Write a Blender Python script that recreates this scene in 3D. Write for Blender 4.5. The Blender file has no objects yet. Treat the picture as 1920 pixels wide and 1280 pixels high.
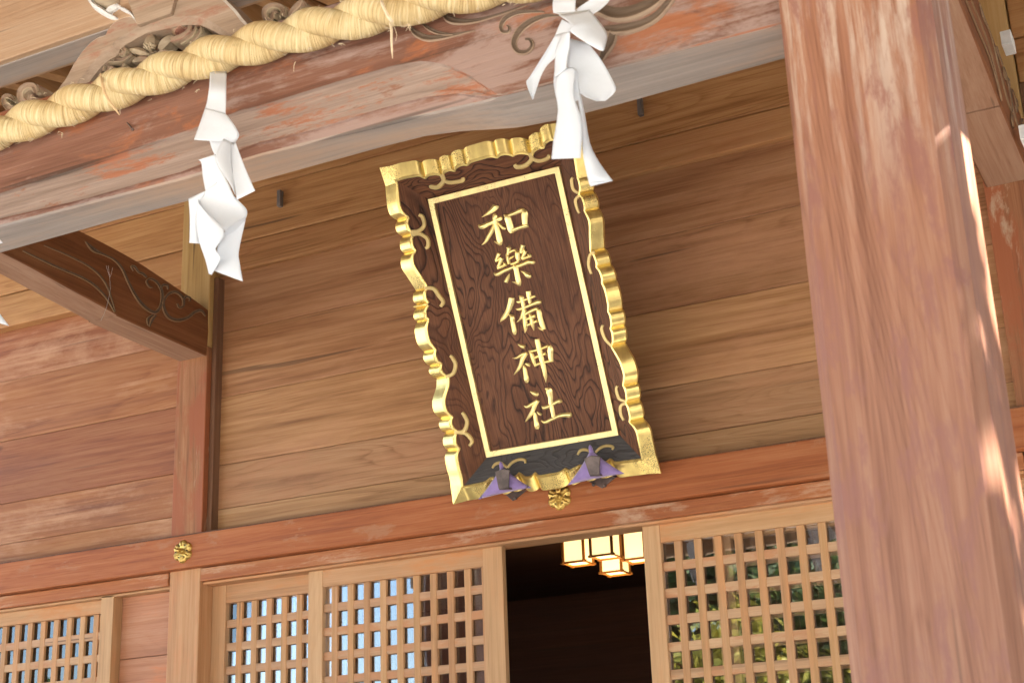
import bpy, bmesh, math, random
from mathutils import Vector, Matrix, noise
random.seed(7)
sc = bpy.context.scene
C = sc.collection
R = math.radians

# ------------------------------------------------------------------ camera
YAW, PITCH, ROLL, F = -0.4592337, 0.3291356, -0.03776866, 2797.94
CAM = Vector((0, -6.0, 1.6))
fw = Vector((math.sin(YAW)*math.cos(PITCH), math.cos(YAW)*math.cos(PITCH), math.sin(PITCH)))
r0 = fw.cross(Vector((0, 0, 1))).normalized(); u0 = r0.cross(fw)
rt = math.cos(ROLL)*r0 + math.sin(ROLL)*u0
up = -math.sin(ROLL)*r0 + math.cos(ROLL)*u0
cam = bpy.data.cameras.new('camera'); co = bpy.data.objects.new('camera', cam); C.objects.link(co)
co.matrix_world = Matrix(((rt.x, up.x, -fw.x, CAM.x), (rt.y, up.y, -fw.y, CAM.y), (rt.z, up.z, -fw.z, CAM.z), (0, 0, 0, 1)))
cam.sensor_width = 36; cam.lens = 36*F/1920; cam.clip_start = .05; cam.clip_end = 500
cam.dof.use_dof = True; cam.dof.focus_distance = 6.2; cam.dof.aperture_fstop = 6.3
sc.camera = co

# ------------------------------------------------------------------ sky, sun, exposure
SUN_EL, SUN_DIR = R(45), Vector((1, 0.04, 0)).normalized()
w = bpy.data.worlds.new('World'); sc.world = w; w.use_nodes = True
nt = w.node_tree; bg = nt.nodes['Background']
sky = nt.nodes.new('ShaderNodeTexSky'); sky.sky_type = 'NISHITA'; sky.sun_disc = False
sky.sun_elevation = SUN_EL; sky.sun_rotation = math.atan2(SUN_DIR.x, SUN_DIR.y)
sky.dust_density = .8; sky.ozone_density = 1.2
nt.links.new(sky.outputs[0], bg.inputs[0]); bg.inputs[1].default_value = 0.075
sl = bpy.data.lights.new('sun', 'SUN'); sl.energy = 5.0; sl.angle = R(0.5); sl.color = (1, .93, .83)
so = bpy.data.objects.new('sun', sl); C.objects.link(so)
sd = SUN_DIR*math.cos(SUN_EL) + Vector((0, 0, math.sin(SUN_EL)))
so.rotation_euler = sd.to_track_quat('Z', 'Y').to_euler(); so.location = (8, -8, 12)
sc.view_settings.view_transform = 'Standard'; sc.view_settings.look = 'None'
sc.view_settings.gamma = 1; sc.view_settings.exposure = 2.82

# ------------------------------------------------------------------ survey of the photograph: pixel -> point on a real plane
def ray(px, py): return fw + (px-960)/F*rt - (py-640)/F*up
def onY(px, py, y):
    d = ray(px, py); return CAM + d*((y-CAM.y)/d.y)
def onX(px, py, x):
    d = ray(px, py); return CAM + d*((x-CAM.x)/d.x)
def onP(px, py, P, N):
    d = ray(px, py); return CAM + d*((P-CAM).dot(N)/d.dot(N))

# ------------------------------------------------------------------ object helpers
def link(o, parent=None):
    C.objects.link(o)
    if parent is not None: o.parent = parent
    return o
def thing(name, label, cat, loc=(0, 0, 0), group=None):
    o = bpy.data.objects.new(name, None); o.location = loc; o.empty_display_size = .1
    o['label'] = label; o['category'] = cat
    if group: o['group'] = group
    C.objects.link(o); return o
def wloc(o):
    v = Vector((0, 0, 0))
    while o is not None: v += Vector(o.location); o = o.parent
    return v
def mesh(name, vs, fs, mat, parent=None, smooth=False, bevel=0, uv=None, solid=0, mats=None, fm=None, label=None, sub=0):
    off = wloc(parent) if parent is not None else Vector((0, 0, 0))
    me = bpy.data.meshes.new(name)
    me.from_pydata([tuple(Vector(v)-off) for v in vs], [], fs)
    for m in (mats or [mat]): me.materials.append(m)
    if fm:
        for p, k in zip(me.polygons, fm): p.material_index = k
    if uv:
        ul = me.uv_layers.new(name='UVMap')
        for l in me.loops: ul.data[l.index].uv = uv[l.vertex_index]
    bm = bmesh.new(); bm.from_mesh(me); bmesh.ops.recalc_face_normals(bm, faces=bm.faces); bm.to_mesh(me); bm.free()
    if smooth:
        for p in me.polygons: p.use_smooth = True
    me.update()
    o = bpy.data.objects.new(name, me); link(o, parent)
    if solid:
        s = o.modifiers.new('s', 'SOLIDIFY'); s.thickness = solid; s.offset = 0
    if sub:
        s = o.modifiers.new('u', 'SUBSURF'); s.levels = s.render_levels = sub
    if bevel:
        b = o.modifiers.new('b', 'BEVEL'); b.width = bevel; b.segments = 2; b.limit_method = 'ANGLE'; b.angle_limit = R(35)
    if label: o['label'] = label
    return o
class MB:
    def __init__(s): s.v = []; s.f = []; s.uv = []
    def add(s, v, f, uv=None):
        b = len(s.v); s.v += [Vector(p) for p in v]; s.f += [tuple(i+b for i in q) for q in f]
        s.uv += uv if uv else [(0, 0)]*len(v)
    def box(s, x, y, z):
        v = [(a, b, c) for a in x for b in y for c in z]
        s.add(v, [(0, 1, 3, 2), (4, 6, 7, 5), (0, 4, 5, 1), (2, 3, 7, 6), (0, 2, 6, 4), (1, 5, 7, 3)])
    def prism(s, poly, d):
        n = len(poly); d = Vector(d)
        s.add([Vector(p) for p in poly]+[Vector(p)+d for p in poly],
              [tuple(range(n)), tuple(range(2*n-1, n-1, -1))]+[(i, (i+1) % n, n+(i+1) % n, n+i) for i in range(n)])
    def tube(s, pts, rad, n=8, cap=True):
        pts = [Vector(p) for p in pts]; m = len(pts); rad = rad if isinstance(rad, (list, tuple)) else [rad]*m
        vs = []; fs = []
        for i, p in enumerate(pts):
            t = (pts[min(i+1, m-1)]-pts[max(i-1, 0)]).normalized()
            a = t.cross(Vector((0.13, 1, 0.2))).normalized(); b = t.cross(a)
            for k in range(n):
                q = 2*math.pi*k/n; vs.append(p+(a*math.cos(q)+b*math.sin(q))*rad[i])
        for i in range(m-1):
            for k in range(n): fs.append((i*n+k, i*n+(k+1) % n, (i+1)*n+(k+1) % n, (i+1)*n+k))
        if cap: fs += [tuple(range(n)), tuple(range((m-1)*n, m*n))]
        s.add(vs, fs)
    def go(s, name, mat, parent=None, **k):
        return mesh(name, s.v, s.f, mat, parent, uv=s.uv if k.pop('useuv', False) else None, **k)
def box(name, x, y, z, mat, parent=None, bevel=.004, **k):
    m = MB(); m.box(x, y, z); return m.go(name, mat, parent, bevel=bevel, **k)
def cr(pts, n=8):
    """smooth curve through tuples of any length (Catmull-Rom)"""
    out = []; P = [pts[0]]+list(pts)+[pts[-1]]
    for i in range(1, len(P)-2):
        a, b, c, d = P[i-1], P[i], P[i+1], P[i+2]
        for k in range(n):
            t = k/n
            out.append(tuple(.5*((2*q)+(-p+r)*t+(2*p-5*q+4*r-s)*t*t+(-p+3*q-3*r+s)*t**3) for p, q, r, s in zip(a, b, c, d)))
    out.append(tuple(pts[-1])); return out
def ridge(mb, pts, to, h, base=-.002, n=6, w_scale=1.0, flat=0.0):
    """a carved stroke: (x, y, half width) points, raised to a ridge along its middle; to(x, y, height) gives the world point"""
    c = cr(pts, n) if len(pts) > 2 else cr([pts[0], tuple((a+b)/2 for a, b in zip(*pts)), pts[1]], n)
    vs = []; fs = []
    for i, (x, y, hw) in enumerate(c):
        hw = max(hw, .5)*w_scale
        a = c[max(i-1, 0)]; b = c[min(i+1, len(c)-1)]
        tx, ty = b[0]-a[0], b[1]-a[1]; l = math.hypot(tx, ty) or 1; nx, ny = -ty/l, tx/l
        hm = max(p[2] for p in c)*w_scale
        hh = h*min(1, .25+.75*hw/hm)
        e = min(i, len(c)-1-i)
        if e == 0: hh *= .45
        k = flat
        vs += [to(x+nx*hw, y+ny*hw, base), to(x+nx*hw*.93, y+ny*hw*.93, hh*.45), to(x+nx*hw*k, y+ny*hw*k, hh), to(x-nx*hw*k, y-ny*hw*k, hh), to(x-nx*hw*.93, y-ny*hw*.93, hh*.45), to(x-nx*hw, y-ny*hw, base)]
    for i in range(len(c)-1):
        for k in range(5): fs.append((i*6+k, i*6+k+1, i*6+k+7, i*6+k+6))
    fs += [(0, 1, 2, 3, 4, 5), tuple((len(c)-1)*6+k for k in range(6))]
    mb.add(vs, fs)

def groove(mb, fm, pts, to, h, n=6, w_scale=1.15):
    """an incised line: two worn lips, and a trough coloured darker for its shade"""
    c = cr(pts, n) if len(pts) > 2 else cr([pts[0], tuple((a+b)/2 for a, b in zip(*pts)), pts[1]], n)
    vs = []; fs = []; K = ((1, -.002), (.80, .9), (.55, 1.0), (.12, .12), (-.45, .10), (-.78, .8), (-1, -.002))
    for i, (x, y, hw) in enumerate(c):
        hw = max(hw, .4)*w_scale; a = c[max(i-1, 0)]; b = c[min(i+1, len(c)-1)]
        tx, ty = b[0]-a[0], b[1]-a[1]; l = math.hypot(tx, ty) or 1; nx, ny = -ty/l, tx/l
        for k, q in K: vs.append(to(x+nx*hw*k, y+ny*hw*k, h*q if q > 0 else q))
    for i in range(len(c)-1):
        for k in range(6): fs.append((i*7+k, i*7+k+1, i*7+k+8, i*7+k+7)); fm.append(1 if k in (2, 3, 4) else 0)
    mb.add(vs, fs)

# ------------------------------------------------------------------ materials
class NG:
    def __init__(s, name):
        s.m = bpy.data.materials.new(name); s.m.use_nodes = True; s.t = s.m.node_tree; s.n = s.t.nodes; s.b = s.n['Principled BSDF']
    def node(s, t, **k):
        x = s.n.new(t)
        for a, b in k.items(): setattr(x, a, b)
        return x
    def L(s, a, b): s.t.links.new(a, b)
    def math(s, op, a, b=None, clamp=False):
        x = s.node('ShaderNodeMath', operation=op, use_clamp=clamp)
        for i, v in enumerate((a, b)):
            if v is None: continue
            if isinstance(v, (int, float)): x.inputs[i].default_value = v
            else: s.L(v, x.inputs[i])
        return x.outputs[0]
    def noise(s, vec, scale, detail=4, rough=.55, dist=0):
        x = s.node('ShaderNodeTexNoise'); x.inputs['Scale'].default_value = scale; x.inputs['Detail'].default_value = detail
        x.inputs['Roughness'].default_value = rough; x.inputs['Distortion'].default_value = dist; s.L(vec, x.inputs['Vector']); return x.outputs['Fac']
    def scale(s, vec, v):
        x = s.node('ShaderNodeVectorMath', operation='MULTIPLY'); s.L(vec, x.inputs[0]); x.inputs[1].default_value = v; return x.outputs[0]
    def ramp(s, fac, stops, interp='LINEAR'):
        x = s.node('ShaderNodeValToRGB'); x.color_ramp.interpolation = interp; e = x.color_ramp.elements
        while len(e) < len(stops): e.new(.5)
        for q, (p, c) in zip(e, stops): q.position = p; q.color = (*c, 1) if isinstance(c, tuple) else (c, c, c, 1)
        s.L(fac, x.inputs[0]); return x.outputs[0]
    def mix(s, fac, a, b, mode='MIX'):
        x = s.node('ShaderNodeMix', data_type='RGBA', blend_type=mode)
        if isinstance(fac, (int, float)): x.inputs[0].default_value = fac
        else: s.L(fac, x.inputs[0])
        for i, v in ((6, a), (7, b)):
            if isinstance(v, tuple): x.inputs[i].default_value = (*v, 1)
            else: s.L(v, x.inputs[i])
        return x.outputs[2]
    def bump(s, h, strength=.3, dist=.01):
        x = s.node('ShaderNodeBump'); x.inputs['Strength'].default_value = strength; x.inputs['Distance'].default_value = dist
        s.L(h, x.inputs['Height']); s.L(x.outputs[0], s.b.inputs['Normal'])
    def col(s, c): s.L(c, s.b.inputs['Base Color'])
    def set(s, **k):
        for a, b in k.items(): s.b.inputs[a.replace('_', ' ')].default_value = b
def srgb(r, g, b, k=1.0):
    f = lambda c: ((c/255+.055)/1.055)**2.4 if c > 10 else c/255/12.92
    return tuple(min(.9, f(c)*k) for c in (r, g, b))
AX = {'X': (.10, 1, 1), 'Y': (1, .10, 1), 'Z': (1, 1, .10)}
def wood(name, dark, mid, light, axis='X', patch=None, pat=.55, pscale=2.2, patch2=None, pat2=.6, rough=.6, bump=.35, ring=.35, vary=.25, sharp=.06, spec=.35, checks=True, pstr=.3, crack=.45, sat=1.05, zmask=None):
    g = NG(name); tc = g.node('ShaderNodeTexCoord'); oi = g.node('ShaderNodeObjectInfo')
    rv = g.node('ShaderNodeVectorMath', operation='SCALE'); rv.inputs[0].default_value = (37.1, 21.7, 53.9); g.L(oi.outputs['Random'], rv.inputs['Scale'])
    ad = g.node('ShaderNodeVectorMath', operation='ADD'); g.L(tc.outputs['Object'], ad.inputs[0]); g.L(rv.outputs[0], ad.inputs[1])
    v = ad.outputs[0]; a = AX[axis]
    va = g.scale(v, a); vf = g.scale(v, tuple(.022 if q < 1 else 1 for q in a)); vp = g.scale(v, tuple(.3 if q < 1 else 1 for q in a))
    n1 = g.noise(va, 7, 6, .62, .8); n2 = g.noise(vf, 150, 4, .7); nm = g.noise(vf, 42, 4, .6, .15)
    n3 = g.noise(va, 2.4, 2.5, .5, .7); rg = g.math('FRACT', g.math('ADD', g.math('MULTIPLY', n3, 30), g.math('MULTIPLY', nm, .5)))
    rg = g.ramp(rg, [(0, 1.), (.16, .45), (.5, .0), (.9, .1), (1, 1.)])
    rgm = g.ramp(g.noise(va, 1.7, 2, .5), [(.42, .15), (.62, 1.)]); rg = g.math('MULTIPLY', rg, rgm)
    f = g.math('ADD', g.math('ADD', g.math('MULTIPLY', n1, .40), g.math('MULTIPLY', n2, .26)), g.math('MULTIPLY', nm, .34))
    f = g.math('SUBTRACT', f, g.math('MULTIPLY', rg, ring*.11))
    c = g.ramp(f, [(.345, dark), (.475, mid), (.615, light)])
    big = g.noise(vp, 1.3, 3, .5)
    c = g.mix(g.ramp(big, [(.35, vary), (.6, 0.)]), c, g.mix(.5, dark, (.02, .012, .01)), 'MIX')
    # tint per piece
    hs = g.node('ShaderNodeHueSaturation'); hs.inputs['Saturation'].default_value = sat; g.L(c, hs.inputs['Color'])
    g.L(g.math('ADD', g.math('MULTIPLY', oi.outputs['Random'], .12), .94), hs.inputs['Value'])
    g.L(g.math('ADD', g.math('MULTIPLY', oi.outputs['Random'], .008), .4995), hs.inputs['Hue']); c = hs.outputs[0]
    vq = g.scale(v, tuple(pstr if q < 1 else 1 for q in a))
    pn = g.math('ADD', g.math('MULTIPLY', g.noise(vq, pscale, 8, .72, .3), .78), g.math('MULTIPLY', nm, .22))
    if patch:
        m = g.ramp(pn, [(pat-sharp, 0.), (pat+sharp, 1.)])
        if zmask:   # this wear sits between two heights
            sx = g.node('ShaderNodeSeparateXYZ'); g.L(tc.outputs['Object'], sx.inputs[0])
            zz = g.math('ADD', sx.outputs[2], g.math('MULTIPLY', g.math('SUBTRACT', big, .5), .8))
            zm = g.node('ShaderNodeMapRange'); zm.inputs[1].default_value = zmask[0]; zm.inputs[2].default_value = zmask[1]; g.L(zz, zm.inputs[0])
            m = g.math('MULTIPLY', m, zm.outputs[0])
        c = g.mix(g.math('MULTIPLY', m, .9), c, g.mix(n1, patch, tuple(x*1.25 for x in patch)))
    if patch2:
        pq = g.math('ADD', g.math('MULTIPLY', g.noise(g.scale(vp, (1.3, 1.7, 1.1)), pscale*1.5, 8, .7, .4), .8), g.math('MULTIPLY', n1, .2))
        m = g.ramp(pq, [(pat2-sharp, 0.), (pat2+sharp, 1.)])
        c = g.mix(g.math('MULTIPLY', m, .85), c, patch2)
    if checks:   # fine drying cracks and dark pores
        ck = g.noise(vf, 26, 2, .5); ck2 = g.noise(va, 2.3, 2, .5)
        m = g.math('MULTIPLY', g.ramp(ck, [(.29, 1.), (.325, 0.)]), g.ramp(ck2, [(crack, 0.), (crack+.1, 1.)]))
        c = g.mix(g.math('MULTIPLY', m, .6), c, (.03, .018, .012))
    kn = g.node('ShaderNodeTexVoronoi'); kn.inputs['Scale'].default_value = 1.5; g.L(g.scale(v, tuple(.45 if q < 1 else 1 for q in a)), kn.inputs['Vector'])
    kd = g.math('ADD', kn.outputs['Distance'], g.math('MULTIPLY', n1, .012)); km = g.ramp(kd, [(.022, 1.), (.036, .5), (.048, 0.)])
    c = g.mix(g.math('MULTIPLY', km, .75), c, (.045, .022, .012))
    g.col(c)
    g.L(g.ramp(n1, [(.3, rough-.08), (.7, rough+.12)]), g.b.inputs['Roughness'])
    g.set(Specular_IOR_Level=spec)
    g.bump(g.math('ADD', g.math('MULTIPLY', nm, .7), g.math('MULTIPLY', n2, .5)), bump, .006)
    return g.m

W = {}
W['board'] = wood('board wood', (.205, .088, .040), (.35, .170, .083), (.48, .265, .14), 'X', patch=(.43, .22, .12), pat=.6, sharp=.12, ring=.9, rough=.55)
W['board_left'] = wood('reddish board wood', (.17, .058, .028), (.31, .118, .056), (.42, .20, .105), 'X', patch=(.46, .26, .15), pat=.58, sharp=.07, ring=.6)
W['board_pale'] = wood('pale board wood', (.24, .115, .056), (.38, .205, .108), (.48, .29, .17), 'X', ring=1, patch=(.36, .165, .08), pat=.6, sharp=.1)
W['frieze'] = wood('honey frieze wood', (.25, .11, .042), (.43, .22, .095), (.55, .32, .15), 'X', patch=(.29, .115, .045), pat=.6, sharp=.12, ring=.9)
W['post'] = wood('post wood', (.20, .08, .038), (.33, .145, .072), (.44, .23, .13), 'Z', patch=(.28, .085, .034), pat=.50, sharp=.03, patch2=(.46, .32, .21), pat2=.57, pscale=4)
W['post_pale'] = wood('honey post wood', (.30, .17, .07), (.48, .29, .12), (.56, .37, .18), 'Z')
W['post_low'] = wood('pale lower post wood', (.34, .165, .085), (.48, .255, .135), (.58, .35, .20), 'Z', patch=(.50, .20, .085), pat=.58, sharp=.08, vary=.08)
W['post_side'] = wood('brown side trim wood', (.10, .05, .028), (.17, .085, .05), (.24, .13, .08), 'Z')
W['nageshi'] = wood('red brown beam wood', (.21, .058, .022), (.36, .120, .048), (.46, .19, .09), 'X', patch=(.44, .26, .17), pat=.66, sharp=.03, pscale=5, patch2=(.36, .16, .08), pat2=.58)
W['lintel'] = wood('weathered lintel wood', (.24, .07, .028), (.40, .145, .062), (.50, .24, .125), 'X', patch=(.44, .28, .18), pat=.55, sharp=.05, pscale=6)
W['filler'] = wood('pinkish filler board wood', (.33, .15, .085), (.48, .23, .135), (.56, .31, .20), 'X', patch=(.50, .18, .075), pat=.6, sharp=.05, pscale=4)
W['door_h'] = wood('pale door wood rails', (.34, .18, .09), (.49, .275, .148), (.57, .35, .21), 'X', patch=(.46, .20, .075), pat=.56, sharp=.05, pscale=5, bump=.25, vary=.1)
W['door_v'] = wood('pale door wood stiles', (.34, .19, .10), (.49, .285, .16), (.57, .36, .22), 'Z', patch=(.50, .25, .11), pat=.6, sharp=.09, pscale=3, bump=.25, vary=.08)
W['bar_h'] = wood('pale lattice wood across', (.34, .19, .11), (.48, .285, .17), (.56, .36, .23), 'X', patch=(.42, .20, .095), pat=.53, sharp=.04, pscale=9, bump=.25, vary=.08)
W['bar_v'] = wood('pale lattice wood upright', (.32, .165, .083), (.46, .25, .128), (.56, .33, .195), 'Z', patch=(.50, .24, .10), pat=.56, sharp=.06, pscale=6, bump=.25, vary=.08)
W['pillar'] = wood('pillar wood', (.20, .082, .052), (.34, .152, .098), (.45, .24, .160), 'Z', patch=(.46, .35, .275), pat=.51, sharp=.05, pstr=.11, pscale=10, crack=.35, patch2=(.27, .115, .085), pat2=.55, ring=.7, rough=.5, zmask=(2.85, 3.3))
W['beam_face'] = wood('rust red beam wood', (.11, .048, .032), (.20, .090, .060), (.29, .15, .108), 'X', patch=(.29, .20, .168), pat=.505, sharp=.035, pscale=5, patch2=(.33, .115, .048), pat2=.57, bump=.6)
W['beam_grey'] = wood('grey weathered beam wood', (.20, .14, .11), (.31, .225, .185), (.42, .32, .27), 'X', patch=(.30, .11, .055), pat=.555, sharp=.025, pscale=8, patch2=(.24, .10, .055), pat2=.585, bump=.6)
W['beam_under'] = wood('silvered beam wood', (.20, .17, .15), (.31, .268, .24), (.39, .345, .315), 'X', patch=(.42, .28, .19), pat=.57, sharp=.09, pscale=2.2, vary=.1)
W['tie'] = wood('dark red tie beam wood', (.095, .030, .013), (.17, .060, .026), (.25, .105, .05), 'Y', patch=(.21, .080, .033), pat=.55, sharp=.12)
W['tie_under'] = wood('tie beam underside wood', (.22, .115, .072), (.32, .18, .12), (.40, .25, .175), 'Y', vary=.1)
W['strut'] = wood('carved strut wood', (.20, .135, .09), (.35, .255, .185), (.47, .36, .275), 'X', patch=(.27, .085, .045), pat=.57, sharp=.05, pscale=5)
W['worn'] = wood('pale worn edge wood', (.50, .42, .34), (.66, .60, .53), (.78, .74, .68), 'X')
W['purlin'] = wood('tan purlin wood', (.30, .17, .10), (.45, .29, .185), (.54, .39, .27), 'X', patch=(.46, .17, .075), pat=.62, sharp=.05)
W['rafter'] = wood('rafter wood', (.28, .14, .06), (.42, .23, .11), (.52, .33, .18), 'Y')
W['roofboard'] = wood('roof board wood', (.13, .055, .022), (.21, .095, .04), (.29, .145, .065), 'Y')
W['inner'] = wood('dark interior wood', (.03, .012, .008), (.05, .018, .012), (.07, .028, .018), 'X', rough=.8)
W['lantern'] = wood('lantern frame wood', (.12, .045, .012), (.2, .08, .02), (.28, .12, .03), 'Z')

def plain(name, col, rough=.5, metal=0, vary=.15, scale=20, bump=.1, **k):
    g = NG(name); tc = g.node('ShaderNodeTexCoord'); n = g.noise(tc.outputs['Object'], scale, 6, .6)
    g.col(g.mix(g.ramp(n, [(.35, 0.), (.65, 1.)]), tuple(c*(1-vary) for c in col), tuple(min(1, c*(1+vary)) for c in col)))
    g.set(Roughness=rough, Metallic=metal, **k); g.bump(n, bump, .004); return g.m
def gold(name, speck=.66, col=(.93, .66, .22), rough=.30, metal=.75):
    g = NG(name); tc = g.node('ShaderNodeTexCoord'); v = tc.outputs['Object']
    n = g.noise(v, 230, 4, .7); big = g.noise(v, 6.5, 3, .6); wr = g.noise(g.scale(v, (1, 1, .35)), 30, 4, .6)
    m = g.math('MULTIPLY', g.ramp(n, [(speck-.03, 0.), (speck+.02, 1.)]), g.ramp(big, [(.53, 0.), (.60, 1.)]))
    c = g.mix(g.ramp(wr, [(.3, 0.), (.7, 1.)]), tuple(x*.84 for x in col), tuple(min(1, x*1.06) for x in col))
    g.col(g.mix(m, c, (.20, .12, .05))); g.set(Metallic=metal)
    g.L(g.math('ADD', g.math('MULTIPLY', m, .4), g.math('ADD', g.math('MULTIPLY', wr, .16), rough-.08)), g.b.inputs['Roughness'])
    g.bump(g.math('SUBTRACT', g.math('ADD', g.math('MULTIPLY', wr, .6), g.math('MULTIPLY', g.noise(v, 160, 3, .6), .25)), m), .22, .003); return g.m
W['gold'] = gold('gold leaf on carved wood', .57, (1.0, .76, .28), .31, .85)
W['gold_flat'] = gold('flat gold leaf border', .60, (1.0, .80, .38), .42, .6)
W['gold_curl'] = gold('dull gold lacquer', .9, (.74, .58, .26), .5, .6)
W['gold_char'] = gold('gold leaf lettering', .9, (1.0, .80, .34), .33, .8)
W['brass'] = gold('old brass', .64, (.62, .42, .12), .32)
W['iron'] = plain('patinated iron', (.115, .088, .082), .45, .35, .4, 18, .2)
W['steel'] = plain('grey metal strap', (.22, .2, .19), .5, .6)
W['white'] = plain('chalky white paint', (.72, .72, .70), .8, 0, .12, 30)
W['stone'] = plain('pale paving stone', (.38, .36, .33), .85, 0, .2, 3)

def panel_wood(name='dark grained plaque wood', cs=((.068, .026, .012), (.138, .055, .026), (.21, .092, .048)), lo=.93):
    g = NG(name); uv = g.node('ShaderNodeUVMap'); v = uv.outputs[0]
    vd = g.scale(v, (1, .30, 1))
    n = g.noise(vd, 3.4, 3.0, .48, .55); k = g.math('MULTIPLY', n, 34)
    warp = g.noise(g.scale(v, (1, .5, 1)), 30, 2, .5); k = g.math('ADD', k, g.math('MULTIPLY', warp, .55))
    fr = g.math('FRACT', k); line = g.ramp(fr, [(0, 1.), (.10, .55), (.34, .0), (.86, 0.), (1, 1.)])
    fine = g.noise(g.scale(v, (1, .03, 1)), 190, 3, .6); big = g.noise(v, 3, 3, .5)
    c = g.ramp(g.math('ADD', g.math('MULTIPLY', fine, .6), g.math('MULTIPLY', big, .4)), [(.32, cs[0]), (.5, cs[1]), (.7, cs[2])])
    fade = g.ramp(g.noise(vd, 2.1, 2, .5), [(.36, .35), (.56, 1.)])
    lm = g.math('MULTIPLY', line, fade)
    g.col(g.mix(g.math('MULTIPLY', lm, lo), c, (.014, .006, .005)))
    g.set(Roughness=.5, Specular_IOR_Level=.2)
    g.bump(g.math('SUBTRACT', g.math('MULTIPLY', fine, .25), lm), .45, .004); return g.m
W['plaque'] = panel_wood()
W['plaque_grey'] = panel_wood('grey black plaque wood', ((.050, .046, .046), (.075, .070, .070), (.10, .094, .093)), .45)  # greyer, blacker wood tone for the bottom frame board
def straw_mat():
    g = NG('pale rice straw'); uv = g.node('ShaderNodeUVMap'); m = g.node('ShaderNodeMapping'); m.inputs['Rotation'].default_value = (0, 0, R(-6)); g.L(uv.outputs[0], m.inputs['Vector'])
    v = g.scale(m.outputs[0], (1, .03, 1)); f = g.noise(v, 210, 4, .65, .2); f2 = g.noise(g.scale(m.outputs[0], (1, .06, 1)), 75, 3, .6, .4); b = g.noise(uv.outputs[0], 9, 3, .5)
    h = g.math('ADD', g.math('MULTIPLY', f, .72), g.math('MULTIPLY', f2, .28))
    c = g.ramp(h, [(.31, (.26, .16, .055)), (.40, (.52, .38, .175)), (.52, (.70, .565, .30)), (.68, (.82, .74, .50))])
    c = g.mix(g.ramp(b, [(.4, 0.), (.7, .45)]), c, (.70, .47, .20), 'MULTIPLY')
    g.col(c); g.set(Roughness=.55, Specular_IOR_Level=.4); g.bump(h, 1.0, .010); return g.m
W['straw'] = straw_mat()
def paper_mat():
    g = NG('white folded paper'); tc = g.node('ShaderNodeTexCoord'); n = g.noise(tc.outputs['Object'], 14, 4, .6)
    g.col(g.mix(n, (.74, .77, .81), (.82, .85, .89))); g.set(Roughness=.8)
    tr = g.node('ShaderNodeBsdfTranslucent'); tr.inputs[0].default_value = (.80, .83, .88, 1)
    mx = g.node('ShaderNodeMixShader'); mx.inputs[0].default_value = .22; out = g.n['Material Output']
    g.L(g.b.outputs[0], mx.inputs[1]); g.L(tr.outputs[0], mx.inputs[2]); g.L(mx.outputs[0], out.inputs[0])
    g.bump(n, .25, .01); return g.m
W['paper'] = paper_mat()
def cloth_mat():
    g = NG('purple cotton'); tc = g.node('ShaderNodeTexCoord'); n = g.noise(tc.outputs['Object'], 22, 5, .6); f = g.noise(tc.outputs['Object'], 300, 2, .5)
    g.col(g.mix(n, (.20, .13, .34), (.33, .24, .50))); g.set(Roughness=.85, Sheen_Weight=.4)
    g.bump(g.math('ADD', n, g.math('MULTIPLY', f, .2)), .5, .006); return g.m
W['cloth'] = cloth_mat()
def glass_mat():
    g = NG('window glass'); fr = g.node('ShaderNodeFresnel'); fr.inputs[0].default_value = 1.6
    gl = g.node('ShaderNodeBsdfGlossy'); gl.inputs['Roughness'].default_value = .0; gl.inputs[0].default_value = (.95, .97, 1, 1)
    tr = g.node('ShaderNodeBsdfTransparent'); mx = g.node('ShaderNodeMixShader')
    tc = g.node('ShaderNodeTexCoord'); n = g.noise(tc.outputs['Object'], 2.2, 2, .5)
    b = g.node('ShaderNodeBump'); b.inputs['Strength'].default_value = .05; b.inputs['Distance'].default_value = .02; g.L(n, b.inputs['Height']); g.L(b.outputs[0], gl.inputs['Normal'])
    g.L(g.math('MULTIPLY', fr.outputs[0], 2.6, True), mx.inputs[0]); g.L(tr.outputs[0], mx.inputs[1]); g.L(gl.outputs[0], mx.inputs[2])
    g.L(mx.outputs[0], g.n['Material Output'].inputs[0]); return g.m
W['glass'] = glass_mat()
def emit(name, col, s):
    g = NG(name); tc = g.node('ShaderNodeTexCoord'); n = g.noise(tc.outputs['Object'], 6, 3, .5)
    g.col(g.mix(n, (.8, .7, .5), (.85, .75, .55))); g.set(Roughness=.7, Emission_Color=(*col, 1), Emission_Strength=s); return g.m
W['glow'] = emit('lit lantern paper', (1.0, .62, .24), .30)

# ================================================================== SETTING
def ground_mat():
    g = NG('raked gravel'); tc = g.node('ShaderNodeTexCoord'); v = tc.outputs['Object']
    n = g.noise(v, 40, 5, .7); b = g.noise(v, .6, 4, .6)
    g.col(g.mix(g.ramp(b, [(.35, 0.), (.65, 1.)]), g.mix(n, (.42, .39, .35), (.62, .58, .53)), g.mix(n, (.46, .43, .38), (.68, .64, .58))))
    g.set(Roughness=.9); g.bump(n, .6, .02); return g.m
gr = mesh('ground', [(-150, -150, 0), (150, -150, 0), (150, 150, 0), (-150, 150, 0)], [(0, 1, 2, 3)], ground_mat()); gr['kind'] = 'structure'
pv = box('path', (-4.6, -.8), (-30, -4.3), (-.05, .03), W['stone'], bevel=.01); pv['kind'] = 'structure'

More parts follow.
